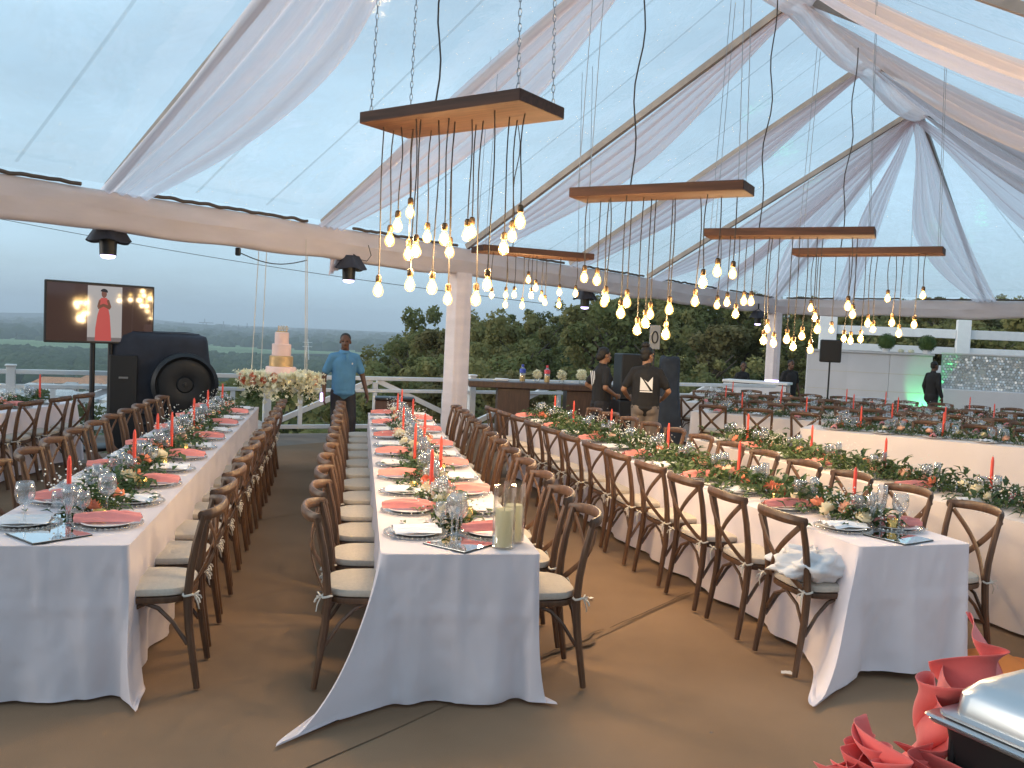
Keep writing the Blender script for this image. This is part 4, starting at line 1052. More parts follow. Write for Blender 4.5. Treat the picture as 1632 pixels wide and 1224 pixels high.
# bulky covered equipment with round drum
eq = thing('covered_equipment', 'bulky black covered machine with a big round drum on its front, behind the television', 'equipment', (-5.15, 12.85, 0), .42)
def cover(u, v):
    a = v*2*PI; ca, sa = math.cos(a), math.sin(a)
    k = 1-.0*u
    hx, hy = .66, .42
    top = sm((u-.72)/.28)
    shr = 1-.22*top**2
    X = math.copysign(abs(ca)**.35, ca)*hx*shr; Y = math.copysign(abs(sa)**.35, sa)*hy*shr
    z = 1.58*min(1, u/.86) if u < .86 else 1.58+.06*(u-.86)/.14
    n_ = .035*noise.noise(Vector((X*3, Y*3, z*3)))+.02*math.sin(z*9+X*7)
    return (X*(1+n_), Y*(1+n_), z+.03*noise.noise(Vector((X*4, Y*4, 1))))
mb = MB().grid(cover, 30, 56, uv=False); n0 = 30*57
mb.f.append(tuple(range(n0, n0+56))); mb.mi.append(0)
mb.build('cover', M['blackcloth'], eq, auto=False)
MB().lathe([(.42, 0), (.45, .05), (.45, .26), (.40, .30), (.38, .24), (.36, .22), (.34, .23), (.12, .19), (.1, .215), (0, .215)], 40).build('drum', M['black'], eq).matrix_local = Matrix.Translation((.3, -.40, .92)) @ Matrix.Rotation(PI/2, 4, 'X')
MB().lathe([(0, 0), (.035, 0), (.035, .02), (0, .024)], 14).build('hub', M['iron'], eq).matrix_local = Matrix.Translation((.3, -.615, .92)) @ Matrix.Rotation(PI/2, 4, 'X')
MB().box((-.5, -.47, .66), (.36, .12, 1.3), bev=.01).build('side_panel', M['black'], eq)
MB().box((-.5, -.54, 1.0), (.12, .025, .03), bev=.004).build('latch', M['chain'], eq)
for z in (.35, .5): MB().tube([(-.35, -.45, z), (.0, -.47, z-.02), (.05, -.46, z)], .02, 6).build('strap', M['black'], eq)

# ------------------------------------------------------------------ hanging cake table
ck = thing('hanging_cake_table', 'round cake board swathed in cream blossoms, hung by four ropes from the beam', 'table', (-3.1, 11.75, 1.12), .1)
MB().lathe([(0, -.03), (.40, -.03), (.41, 0), (.40, .012), (0, .012)], 36).build('board', M['white'], ck)
for x, y in ((-.36, -.14), (-.3, .2), (.34, -.16), (.32, .18)):
    MB().tube([(x, y, -.03), (x*.93, y*.9, .9), (x*.86, y*.75, 1.85)], .0055, 6).build('rope', M['ribbon'], ck)
def blossom_mass(parent, name, m_, n, seed, fn, rs=(.02, .04)):
    rr = random.Random(seed); mb = MB()
    for i in range(n):
        p, d = fn(rr); r = rr.uniform(*rs); k = rr.randint(4, 5); ax = Vector((rr.gauss(0, 1), rr.gauss(0, 1), rr.gauss(0, 1)+.6)).normalized(); q = ax.to_track_quat('Z', 'Y')
        for j in range(k):
            a = 2*PI*j/k; e = q @ Vector((math.cos(a), math.sin(a), .35)); s_ = q @ Vector((-math.sin(a), math.cos(a), 0))
            mb.add([p, p+e*r*.6+s_*r*.36, p+e*r*1.1, p+e*r*.6-s_*r*.36], [(0, 1, 2, 3)])
    o = mb.build(name, m_, parent, smooth=False); o['kind'] = 'stuff'; return o
def ringfn(rr):
    a = rr.uniform(0, 2*PI); q = abs(rr.gauss(0, .5)); r = .44+rr.gauss(0, .06); z = .03-abs(rr.gauss(0, .10))-.03*abs(math.sin(a*3))
    if rr.random() < .12: z -= rr.uniform(.05, .25)
    return Vector((r*math.cos(a), r*math.sin(a)*.9, z+.06)), None
blossom_mass(ck, 'blossoms', M['fuzz'], 2300, 5, ringfn)
rr = random.Random(8)
for i in range(22):
    a = -PI/2+rr.uniform(-1.5, 1.5); o = put('rose', ME_ROSE[rr.choice([0, 2, 2, 1])], ck, (.49*math.cos(a), .45*math.sin(a), rr.uniform(-.08, .06))); o.rotation_euler = (PI/2*.9*(1 if math.sin(a) < 0 else -1), 0, rr.uniform(-.5, .5)); o.scale = (1.3,)*3
def vinefn(rr):
    a = rr.choice([-2.3, -1.2, -.4, 3.3])+rr.gauss(0, .15); z = -rr.uniform(.05, .33); return Vector((.42*math.cos(a), .4*math.sin(a), z)), None
blossom_mass(ck, 'trailing_leaves', M['leaf'], 260, 6, vinefn, (.025, .045))
cake = thing('wedding_cake', 'four tier blush wedding cake with one gold tier and a small topper', 'cake', (-3.1, 11.75, 1.134))
z = 0
for r, h, m_, nm in ((.2, .14, 'cake_pink', 'bottom_tier'), (.155, .145, 'cake_gold', 'gold_tier'), (.125, .16, 'cake_pink', 'third_tier'), (.092, .155, 'cake_pink', 'top_tier')):
    MB().lathe([(0, z), (r, z), (r, z+h-.012), (r-.012, z+h-.001), (0, z+h-.001)], 32).build(nm, M[m_], cake); z += h
mb = MB()
for x in (-.05, -.015, .02, .055): mb.tube([(x, 0, z), (x, 0, z+.085), (x+.02, 0, z+.07), (x+.018, 0, z+.03)], .004, 5)
mb.box((0, 0, z+.006), (.15, .012, .012)); mb.build('topper', M['gold'], cake)

# ------------------------------------------------------------------ bar
bar = thing('bar_counter', 'dark brown bar counter on two wide legs before the railing', 'bar', (-.75, 15.25, 0), .08)
MB().box((1.36, 0, .975), (2.74, .62, .11), bev=.012).build('counter', M['barwood'], bar)
MB().box((.77, 0, .46), (.56, .5, .918), bev=.008).build('pedestal', M['barwood'], bar)
MB().box((2.1, 0, .46), (.82, .5, .918), bev=.008).build('pedestal', M['barwood'], bar)
def onbar(x, y=0.0): c, s_ = math.cos(.08), math.sin(.08); return (-.75+x*c-y*s_, 15.25+x*s_+y*c, 1.032)
bcl = glassy('bottle plastic', (.85, .9, .95), .6, .1, .06, body=.25, body_col=(.75, .78, .82)); yel = mat('yellow drink', (.75, .42, .06), .3)
capb = mat('blue cap', (.04, .07, .4), .4); capr = mat('red label', (.6, .05, .07), .4); jarm = mat('tin lid', (.55, .5, .42), .3, metal=.8)
for x, cm, lb in ((.93, capb, 'clear bottle of yellow drink with a blue cap on the bar'), (1.36, capr, 'clear bottle of yellow drink with a red and blue cap on the bar')):
    t = thing('drink_bottle', lb, 'bottle', onbar(x), 0, 'drink bottles on the bar')
    MB().lathe([(0, 0), (.05, .0), (.052, .01), (.052, .15), (.048, .16), (.052, .17), (.05, .2), (.02, .25), (.018, .27), (0, .27)], 18).build('bottle', bcl, t)
    MB().lathe([(0, .006), (.046, .006), (.046, .12), (0, .121)], 16).build('drink', yel, t)
    MB().lathe([(.053, .155), (.0535, .155), (.0535, .215), (.045, .225)], 18).build('label', cm, t)
    MB().lathe([(.021, .26), (.022, .26), (.022, .3), (0, .302)], 12).build('cap', cm, t)
for x, y, lb, k in ((1.2, .1, 'cream flower posy between the two bottles on the bar', 1), (1.62, 0, 'cream flower posy right of the red capped bottle on the bar', 1.1), (1.98, .06, 'taller cream flower posy in a glass on the bar', 1.25), (2.25, -.05, 'last posy on the bar, beside the woman', 1)):
    t = thing('flower_posy', lb, 'flowers', onbar(x, y), 0, 'posies on the bar')
    MB().lathe([(0, 0), (.045, 0), (.05, .09), (.047, .09), (.042, .006), (0, .006)], 16).build('glass_jar', M['jar'], t)
    blossom_mass(t, 'blossoms', M['fuzz'], 130, int(x*100), lambda rr: ((Vector((rr.gauss(0, 1), rr.gauss(0, 1), rr.gauss(0, 1))).normalized()*.07*k*rr.uniform(.7, 1.1))+Vector((0, 0, .13*k)), None), (.018, .03))
t = thing('folded_cloth', 'flat white folded cloth on the left end of the bar', 'cloth', onbar(.55))
MB().box((0, 0, .012), (.26, .16, .022), bev=.008).build('lower_fold', M['wnapkin'], t); MB().box((.02, .0, .033), (.24, .15, .018), bev=.007).build('upper_fold', M['wnapkin'], t)

# black loudspeaker stack, navy covered rack and sign board behind the two staff
t = thing('loudspeaker', 'tall black loudspeaker stack behind the woman in black', 'loudspeaker', (1.98, 14.75, 0), .2)
MB().box((0, 0, .42), (.5, .5, .84), bev=.015).build('bass_cabinet', M['black'], t); MB().box((0, 0, 1.23), (.46, .44, .76), bev=.015).build('top_cabinet', M['black'], t)
MB().lathe([(.19, 0), (.17, .012), (.05, -.02), (0, -.01)], 24).build('cone', M['iron'], t).matrix_local = Matrix.Translation((0, -.252, .45)) @ Matrix.Rotation(PI/2, 4, 'X')
t = thing('covered_rack', 'tall navy cloth covered rack behind the person in grey trousers', 'equipment', (2.55, 14.3, 0), .1); t.scale = (.66, .7, .82)
def rack(u, v):
    a = v*2*PI; ca, sa = math.cos(a), math.sin(a); k = lerp(1.35, .8, sm(u/.75)) if u < .9 else lerp(.8, .45, (u-.9)/.1)
    hx, hy = .3, .26; n_ = .05*math.sin(a*7+u*4)*(1-u)+.04*noise.noise(Vector((ca*2, sa*2, u*5)))
    return (math.copysign(abs(ca)**.6, ca)*hx*(k+n_), math.copysign(abs(sa)**.6, sa)*hy*(k+n_), 1.95*min(1, u/.93)+.03*noise.noise(Vector((ca*3, sa*3, u))) if u > .02 else 0.02)
mb = MB().grid(rack, 30, 40, uv=False); mb.f.append(tuple(range(30*41, 30*41+40))); mb.mi.append(0); mb.build('cover', M['navycloth2'], t, auto=False)
t = thing('sign_board', 'small grey board with a dark oval ring, above the head of the bun haired person', 'sign', (2.22, 13.9, 0), .1)
MB().tube([(0, 0, .0), (0, 0, 1.72)], .015, 8).build('pole', M['iron'], t); MB().lathe([(.0, 0), (.17, 0), (.17, .015), (0, .03)], 18).build('base', M['iron'], t)
sgm = mat('sign grey', (.32, .32, .32), .5); MB().box((0, 0, 1.9), (.17, .02, .38), bev=.004).build('board', sgm, t)
MB().tube([(.045*math.cos(a), -.013, 1.9+.09*math.sin(a)) for a in [2*PI*i/20 for i in range(21)]], .012, 6).build('ring', M['black'], t)
# dark amplifier case by the man's legs
t = thing('equipment_case', 'dark equipment case on the deck behind the man in blue', 'case', (-1.78, 13.4, .01), .15); t.scale = (.62, .8, .92)
MB().box((0, 0, .42), (.95, .5, .8), bev=.015).build('body', M['barwood'], t); MB().box((0, -.255, .6), (.85, .02, .05), bev=.004).build('handle', M['iron'], t); MB().box((0, 0, .845), (.97, .52, .04), bev=.01).build('lid', M['black'], t)
t = MB().tube([(-2.02, 12.5, .80), (-1.7, 12.55, .78)], .02, 8).build('light_tube', emitter('violet tube', (.75, .6, 1), 2.2)); t.location.z = -.36; tag(t, 'short glowing violet white light bar low behind the man in blue', 'light')

# ------------------------------------------------------------------ booth, sequin wall and slats at the far end
bo = thing('white_booth', 'long plain white booth with green uplight on its right end', 'booth', (9.55, 23.65, 0), math.atan2(-.7, 2.45)); bo.scale.z = 1.06
for i, x in enumerate((-1.05, -.02, 1.02)): MB().box((x, 0, .98), (1.031, .5, 1.4), bev=.002).build('panel', M['offwhite'], bo)
MB().box((0, 0, .16), (3.2, .62, .25), bev=.006).build('plinth', M['offwhite'], bo)
MB().box((0, .0, 1.71), (3.14, .6, .055), bev=.006).build('top', M['offwhite'], bo)
for z in (.75, 1.2): MB().box((0, -.2525, z), (3.05, .008, .014)).build('panel_joint', M['ribbon'], bo)
t = thing('green_uplight', 'small green glowing uplight at the foot of the white booth', 'light', (10.72, 22.65, .02), -.3)
MB().box((0, 0, .05), (.5, .16, .08), bev=.01).build('housing', M['black'], t); MB().box((0, .0, .095), (.44, .12, .012)).build('lens', M['green_led'], t)
ld = bpy.data.lights.new('uplight', 'SPOT'); ld.energy = 30; ld.color = (.08, 1, .3); ld.specular_factor = 0; ld.spot_size = 1.3; ld.shadow_soft_size = .05
lo = bpy.data.objects.new('uplight', ld); COL.objects.link(lo); lo.parent = t; lo.location = (0, .0, .13); lo.rotation_euler = (PI/2+.75, 0, 0)
def leafball(name_parent, r, n, seed, c):
    rr = random.Random(seed); mb = MB(); mb.ball(c, r*.86, 16, 12)
    for i in range(n):
        d = Vector((rr.gauss(0, 1), rr.gauss(0, 1), rr.gauss(0, 1))).normalized(); p = Vector(c)+d*r*rr.uniform(.85, 1.0); s_ = d.orthogonal().normalized(); s_.rotate(Matrix.Rotation(rr.uniform(0, 6), 3, d)); q = d.cross(s_); l = r*.13
        e = (s_+d*rr.uniform(0, .7)).normalized()
        mb.add([p, p+e*l*.6+q*l*.4, p+e*l*1.3, p+e*l*.6-q*l*.4], [(0, 1, 2, 3)])
    o = mb.build('leaf_ball', M['topiary'], name_parent, smooth=False); o['kind'] = 'stuff'
for x, lb in ((.42, 'left of two round green topiary balls on the white booth'), (1.42, 'right of two round green topiary balls on the white booth')):
    p = bo.matrix_basis @ Vector((x, .05, 1.74)) if False else Vector((9.55+x*.962, 23.65-x*.275, 1.842))
    t = thing('topiary_ball', lb, 'topiary', tuple(p), 0, 'topiary balls on the booth')
    MB().lathe([(0, 0), (.09, 0), (.11, .1), (.1, .1), (0, .09)], 16).build('pot', M['white'], t); leafball(t, .23, 900, int(x*9), (0, 0, .27))
for k, x in enumerate((.75, 1.0)):
    t = MB().ball((9.55+x*.962, 23.55-x*.275, 1.89), (.09, .05, .05), 10, 6).build('white_bloom', M['fuzz']); tag(t, ('white bloom by the left topiary ball', 'white bloom between the topiary balls')[k], 'flower')
# sequin backdrop
sq = thing('sequin_wall', 'silver sequin wall shimmering with dark green patches above a white base', 'backdrop', (13.0, 22.6, 0), math.atan2(-.75, 2.6))
MB().box((.4, .06, .48), (4.4, .8, .95), bev=.01).build('base', M['offwhite'], sq)
MB().box((.4, .12, 1.41), (4.4, .06, .9)).build('backing_panel', mat('silver backing', (.5, .53, .51), .5, metal=.2), sq)
MB().box((.4, .12, 1.885), (4.46, .12, .045), bev=.006).build('top_trim', M['white'], sq)
mb = MB(); rr = random.Random(4)
for i in range(62):
    for j in range(13):
        x = -1.75+i*.07+(.035 if j % 2 else 0); z = .995+j*.067; k = .034
        if noise.noise(Vector((x*1.4, z*2.4, 0))) > .32 and rr.random() < .55: continue
        a, b = rr.uniform(-.5, .5), rr.uniform(-.9, .3); n_ = Vector((math.sin(a), -math.cos(a)*math.cos(b), math.sin(b))); s_ = n_.cross(Vector((0, 0, 1))).normalized(); q = s_.cross(n_)
        c = Vector((x, .07, z)); mb.add([c+s_*k, c+(s_+q)*k*.7, c+q*k, c+(q-s_)*k*.7, c-s_*k, c-(s_+q)*k*.7, c-q*k, c+(s_-q)*k*.7], [tuple(range(8))])
o = mb.build('sequins', M['sequin'], sq, smooth=False); o['kind'] = 'stuff'
# pergola of white slats
pg = thing('slat_pergola', 'white pergola of broad horizontal slats and posts behind the booth', 'pergola', (10.6, 27.0, 0), math.atan2(-1.0, 4.6))
for x in (-.95, 2.9, 6.8): MB().box((x, .0, 1.45), (.38 if x > 0 else .5, .2, 2.9), bev=.01).build('post', M['white'], pg)
for z, h in ((2.47, .27), (1.96, .22), (1.4, .22), (.9, .22)):
    for x0, x1 in ((-.68, 2.69), (3.11, 6.59)): MB().box(((x0+x1)/2, -.0, z), (x1-x0, .05, h), bev=.008).build('slat', M['white'], pg)
# loudspeaker on stand
t = thing('stand_loudspeaker', 'black loudspeaker on a tripod stand at the left end of the booth', 'loudspeaker', (7.92, 22.0, .02), -.3)
MB().box((0, 0, 1.78), (.5, .38, .56), bev=.02).build('cabinet', M['black'], t); MB().box((0, -.192, 1.78), (.44, .012, .5)).build('grille', M['iron'], t)
MB().tube([(0, 0, .3), (0, 0, 1.5)], .022, 10).build('pole', M['iron'], t)
for k in range(3): MB().tube([(0, 0, .62), (.38*math.cos(2.1*k+.4), .38*math.sin(2.1*k+.4), .0)], .014, 8).build('leg', M['iron'], t)
# white mixing table behind the rows
t = thing('white_side_table', 'small white table with a violet light in front of the far column', 'table', (5.75, 20.6, .02), -.5)
MB().box((0, 0, .98), (1.5, .6, .06), bev=.008).build('tabletop', M['white'], t)
MB().box((0, -.27, .47), (1.45, .04, .93), bev=.006).build('front_panel', M['offwhite'], t)
for x in (-.68, .68): MB().box((x, .2, .47), (.06, .06, .94)).build('leg', M['white'], t)
MB().box((.35, -.1, 1.035), (.3, .12, .04), bev=.01).build('light_strip', M['lens'], t)
t = thing('white_low_bench', 'low white bench before the plain part of the booth', 'bench', (8.9, 22.3, .02), -.3)
MB().box((0, 0, .62), (1.3, .45, .05), bev=.006).build('seat', M['offwhite'], t)
for x in (-.55, .55): MB().box((x, 0, .295), (.06, .4, .59)).build('leg', M['white'], t)

# ------------------------------------------------------------------ people
def remeshed(mb, name, m_, voxel, parent, smooth_it=4):
    me = mb.mesh('tmp', m_); o = bpy.data.objects.new('tmp', me); COL.objects.link(o)
    md = o.modifiers.new('r', 'REMESH'); md.mode = 'VOXEL'; md.voxel_size = voxel; md.use_smooth_shade = True
    s_ = o.modifiers.new('s', 'SMOOTH'); s_.iterations = smooth_it; s_.factor = .5
    dg = bpy.context.evaluated_depsgraph_get(); dg.update()
    nm = bpy.data.meshes.new_from_object(o.evaluated_get(dg)); bpy.data.objects.remove(o)
    nm.materials.clear(); nm.materials.append(m_)
    nm.polygons.foreach_set('use_smooth', [True]*len(nm.polygons))
    return put(name, nm, parent)
def cap(mb, a, b, ra, rb, n=12, flat=None):
    a, b = Vector(a), Vector(b); d = (b-a); L_ = d.length or 1e-6; d = d/L_
    pts, rs = [], []
    for k in (-.98, -.8, -.45): pts.append(a+d*ra*k); rs.append(ra*math.sqrt(1-k*k))
    for k in (0, .5, 1): pts.append(a.lerp(b, k)); rs.append(lerp(ra, rb, k))
    for k in (.45, .8, .98): pts.append(b+d*rb*k); rs.append(rb*math.sqrt(1-k*k))
    mb.tube(pts, rs, n, flat=flat, upv=(0, 1, 0) if flat else None)
def hand(mb, w_, d, palm_n, side, curl=.5, s=1.0):
    """w_ wrist, d the way the hand points, palm_n the way the palm faces"""
    d = Vector(d).normalized(); pn = Vector(palm_n); pn = (pn-d*pn.dot(d)).normalized(); ac = d.cross(pn)*side
    w_ = Vector(w_)
    R = Matrix((ac, d, pn)).transposed()
    mb.ball(w_+d*.048*s, (.041*s, .056*s, .018*s), 10, 8, rot=R)
    cap(mb, w_-d*.03*s, w_+d*.02*s, .027*s, .028*s)
    for k, (o_, ln) in enumerate(((-.028, .062), (-.0095, .074), (.0095, .07), (.027, .054))):
        p = w_+d*.088*s+ac*o_*s; f1 = (d+pn*curl*.5).normalized(); f2 = (d*.75+pn*curl).normalized(); f3 = (d*.3+pn*curl*1.3).normalized()
        q1 = p+f1*ln*.45*s; q2 = q1+f2*ln*.32*s; q3 = q2+f3*ln*.25*s
        mb.tube([p-d*.02*s, p, q1, q2, q3], [.0105*s, .0105*s, .0095*s, .009*s, .007*s], 8)
    th = w_+d*.03*s-ac*.03*s; t1 = th+(d*.6-ac*.7+pn*.35).normalized()*.032*s; t2 = t1+(d*.85-ac*.2+pn*.5).normalized()*.03*s
    mb.tube([w_+d*.02*s-ac*.012*s, th, t1, t2], [.015*s, .0145*s, .012*s, .009*s], 8)
def person(loc, rz, label, h=1.73, skin='skin', shirt='tee', trou='trouser', look=0.0, lean=0, hair='short', arms=None, stride=.0, female=False, polo=False, jacket=False, seated=False, hipz=None, fat=1.0):
    t = thing('person', label, 'person', loc, rz); k = h/1.73
    t.scale = (k, k, k)
    sw = .158 if female else .172
    hz = .92
    J = dict(hip=Vector((0, 0, hz)), ch=Vector((0, lean*.5, 1.28)), nk=Vector((0, .0+lean*.8, 1.46)), hd=Vector((0, .025+lean, 1.60)))
    sh = {-1: Vector((-sw, lean*.7, 1.385)), 1: Vector((sw, lean*.7, 1.385))}
    kn = {-1: Vector((-.10, .03+stride, .50)), 1: Vector((.10, .03-stride*.4, .50))}
    an = {-1: Vector((-.105, -.01+stride*.9, .085)), 1: Vector((.105, -.03-stride*1.3, .085))}
    A = arms or {-1: ((-.25, -.03, 1.12), (-.26, .06, .87), (0, .15, -1), (1, 0, 0)), 1: ((.25, -.03, 1.12), (.26, .06, .87), (0, .15, -1), (-1, 0, 0))}
    lk = Matrix.Rotation(look, 3, 'Z')
    H = lambda v: J['hd']+lk @ Vector(v)
    body = MB()
    # trunk
    body.ball((0, 0, .95), (.155*fat, .115*fat, .12), 16, 10); body.ball((0, .0, 1.1), (.135*fat, .1*fat, .16), 16, 10); body.ball(J['ch'], (.165*fat, .11*fat, .16), 16, 10)
    for s_ in (-1, 1): cap(body, J['ch']+Vector((s_*.05, 0, .11)), sh[s_], .075, .06)
    cap(body, (0, lean*.7-.01, 1.40), H((0, -.02, -.06)), .066, .055)
    # head: skull, face, jaw, nose, brow, lips, ears
    body.ball(H((0, -.012, .035)), (.074, .092, .09), 16, 12, rot=lk); body.ball(H((0, .024, -.03)), (.058, .066, .078), 14, 10, rot=lk); body.ball(H((0, .062, -.082)), (.026, .022, .02), 10, 8, rot=lk)
    cap(body, H((0, .083, .015)), H((0, .104, -.026)), .009, .014); body.ball(H((0, .1, -.03)), (.019, .013, .009), 8, 6, rot=lk)
    body.ball(H((0, .082, -.058)), (.024, .012, .0075), 8, 6, rot=lk); body.ball(H((0, .08, -.07)), (.021, .012, .0075), 8, 6, rot=lk)
    cap(body, H((-.036, .074, .03)), H((.036, .074, .03)), .011, .011)
    for s_ in (-1, 1):
        body.ball(H((s_*.077, -.008, -.005)), (.009, .018, .029), 8, 8, rot=lk)
        el, wr, hd_, pn_ = [Vector(q) for q in A[s_]]
        cap(body, sh[s_], el, .05, .04); cap(body, el, wr, .039, .027); hand(body, wr+hd_.normalized()*.02, hd_, pn_, s_)
        hp = Vector((s_*.085, 0, .9))
        cap(body, hp, kn[s_], .083*fat, .055); cap(body, kn[s_], an[s_], .053, .036)
        cap(body, an[s_]-Vector((0, .02, .03)), an[s_]+Vector((0, .13, -.05)), .034, .026)
    remeshed(body, 'body', M[skin], .0088, t)
    eyes = MB()
    for s_ in (-1, 1): eyes.ball(H((s_*.031, .078, .008)), (.0125, .009, .0075), 10, 8, rot=lk)
    eyes.build('eyes', M['eye'], t)
    # shirt
    c_ = MB(); hem = .86
    c_.ball((0, 0, .95), (.172*fat, .132*fat, .11), 16, 10); cap(c_, (0, 0, .93), (0, 0, 1.26), .162*fat, .162*fat, 16, flat=(.86, 1.06)); c_.ball((0, .0, .88), (.176*fat, .146*fat, .07), 16, 10)
    c_.ball(J['ch'], (.186*fat, .132*fat, .17), 16, 12)
    for s_ in (-1, 1):
        el = Vector(A[s_][0]); wr = Vector(A[s_][1]); cap(c_, J['ch']+Vector((s_*.03, 0, .115)), sh[s_], .078, .062)
        if jacket: cap(c_, sh[s_], el, .068, .058); cap(c_, el, lerp(el, wr, .93), .057, .045)
        else: cap(c_, sh[s_], lerp(sh[s_], el, .74), .06, .062)
        if female: c_.ball(J['ch']+Vector((s_*.07, .085, -.02)), (.07, .06, .065), 12, 8)
    cap(c_, (0, lean*.7-.008, 1.40), (0, lean*.75-.005, 1.462), .075, .066)
    if jacket: c_.ball((0, -.02, .85), (.19, .145, .17), 16, 10)
    remeshed(c_, 'jacket' if jacket else 'shirt', M[shirt], .011, t, 7)
    if polo:
        q = MB(); q.lathe([(.064, 0), (.078, -.004), (.088, -.03), (.084, -.03), (.072, -.004), (.062, .01)], 20, (0, lean*.75-.008, 1.475)); q.build('collar', M[shirt], t)
        MB().box((0, .138, 1.36), (.03, .006, .14), bev=.002, rot=Matrix.Rotation(-.12, 3, 'X')).build('placket', M[shirt], t)
        MB().box((-.08, .132, 1.30), (.016, .006, .024), rot=Matrix.Rotation(-.15, 3, 'X')).build('chest_emblem', M['white'], t)
    tr = MB()
    tr.ball((0, -.005, .92), (.168*fat, .132*fat, .11), 16, 10)
    for s_ in (-1, 1):
        hp = Vector((s_*.085, -.01, .88)); cap(tr, hp, kn[s_], .1*fat, .075); cap(tr, kn[s_], an[s_]+Vector((0, 0, .0)), .074, .062)
        tr.ball((s_*.075, -.05, .86), (.09*fat, .09*fat, .1), 12, 8)
    remeshed(tr, 'trousers', M[trou], .011, t, 3)
    for s_ in (-1, 1):
        q = MB(); a_ = an[s_]; q.ball(a_+Vector((0, .06, -.047)), (.046, .135, .036), 14, 8); q.ball(a_+Vector((0, -.01, -.02)), (.043, .055, .05), 12, 8)
        remeshed(q, 'shoe', M['black'], .011, t, 2)
    hb = MB()
    if hair == 'short':
        hb.ball(H((0, -.022, .055)), (.0775, .088, .078), 16, 12, rot=lk); hb.ball(H((0, -.055, .01)), (.066, .05, .07), 14, 10, rot=lk)
    elif hair == 'bun':
        hb.ball(H((0, -.024, .055)), (.083, .096, .084), 16, 12, rot=lk); hb.ball(H((0, -.1, -.02)), (.055, .05, .062), 12, 10, rot=lk); hb.ball(H((0, -.06, .01)), (.078, .06, .08), 14, 10, rot=lk)
    elif hair == 'topknot':
        hb.ball(H((0, -.024, .055)), (.083, .096, .086), 16, 12, rot=lk); hb.ball(H((0, -.055, .0)), (.075, .056, .082), 14, 10, rot=lk); hb.ball(H((0, -.05, .15)), (.06, .06, .05), 12, 10, rot=lk)
    o = remeshed(hb, 'hair', M['hair'], .008, t, 2)
    return t
relaxed = None
manblue = person((-2.42, 12.6, .015), math.radians(-152), 'man in a blue polo shirt and dark trousers walking by the railing', 1.74, 'skin', 'blue', 'trouser', look=-.35, hair='short', stride=.06, polo=True,
    arms={-1: ((-.275, .0, 1.13), (-.31, .1, .9), (-.1, .35, -1), (1, .1, 0)), 1: ((.265, -.07, 1.12), (.27, -.03, .86), (0, .1, -1), (-1, 0, 0))})
wom = person((1.33, 13.0, .015), math.radians(-72), 'woman in a black tee with white stripes on the back, hand on hip, facing right', 1.70, 'skin2', 'tee', 'trouser', hair='bun', female=True, look=.1,
    arms={-1: ((-.29, -.12, 1.15), (-.17, .1, 1.0), (.6, .7, -.2), (1, -.3, 0)), 1: ((.27, -.06, 1.13), (.16, .16, 1.02), (-.5, .8, -.2), (-1, -.4, 0))})
p2_ = person((1.88, 12.3, .015), math.radians(-8), 'person in black tee with white zigzag emblem and grey trousers, seen from behind', 1.74, 'skin2', 'tee', 'greytr', hair='topknot', look=-.8, fat=1.16,
    arms={-1: ((-.31, -.02, 1.12), (-.24, .2, 1.0), (.4, 1, 0), (1, -.3, 0)), 1: ((.31, -.02, 1.12), (.24, .2, 1.0), (-.4, 1, 0), (-1, -.3, 0))})
suit = person((10.05, 21.0, -.03), math.radians(-75), 'man in a long black jacket walking right before the sequin wall', 1.70, 'skin', 'tee', 'trouser', hair='short', jacket=True, stride=.1)
blk = person((6.6, 20.9, -.1), math.radians(-160), 'man in a dark tee standing right of the far column', 1.66, 'skin', 'tee', 'trouser', hair='short')
dj = person((5.6, 21.4, -.15), math.radians(-150), 'dark clad person behind the small white table', 1.60, 'skin', 'tee', 'trouser', hair='short', look=-.6)
# printed emblems on the two black tees: flat white shapes lying on the cloth of the back
def emblem(parent, polys, x0, z0, y, tilt=0):
    for q in polys:
        mb = MB(); n_ = len(q); f = [(x0+px_, y, z0+pz) for px_, pz in q]; b = [(x0+px_, y+.004, z0+pz) for px_, pz in q]
        mb.add(f+b, [tuple(range(n_)), tuple(range(2*n_-1, n_-1, -1))]+[(i, n_+i, n_+(i+1) % n_, (i+1) % n_) for i in range(n_)])
        o = mb.build('shirt_emblem', M['white'], parent, smooth=False)
        o.rotation_euler.x = tilt
emblem(p2_, [[(-.085, -.09), (-.085, .09), (-.05, .055), (.05, -.09)], [(-.035, .06), (-.0, .02), (.085, -.085), (.085, .1), (.02, .02)], [(-.085, -.1), (.085, -.1), (.085, -.115), (-.085, -.115)]], 0, 1.22, -.185)
emblem(wom, [[(-.09, .1), (-.06, .1), (.02, -.1), (.0, -.13)], [(-.02, .1), (.01, .1), (.07, -.06), (.05, -.1)], [(.05, .1), (.075, .1), (.1, 0), (.09, -.04)]], -.02, 1.27, -.155)
t = MB().box((-2.7, 12.47, .83), (.03, .07, .12), bev=.006).build('handset', M['lens']); tag(t, 'violet lit handset in the right hand of the man in blue', 'phone')

# ------------------------------------------------------------------ foreground buffet with chafing dish
bt = thing('buffet_table', 'dark buffet table corner under the chafing dish and coral swags', 'table', (1.09, 2.05, 0), math.radians(-64))
# local x runs along the long side away from the corner
MB().box((.95, -.33, .71), (1.75, .62, .04), bev=.006).build('tabletop', M['barwood'], bt)
MB().box((.95, -.33, .36), (1.62, .5, .655)).build('black_skirt', M['tee'], bt)
cf = thing('chafing_dish', 'stainless chafing dish with a domed square lid on a black stand', 'chafing dish', (1.05, 2.10, .75), math.radians(-61))
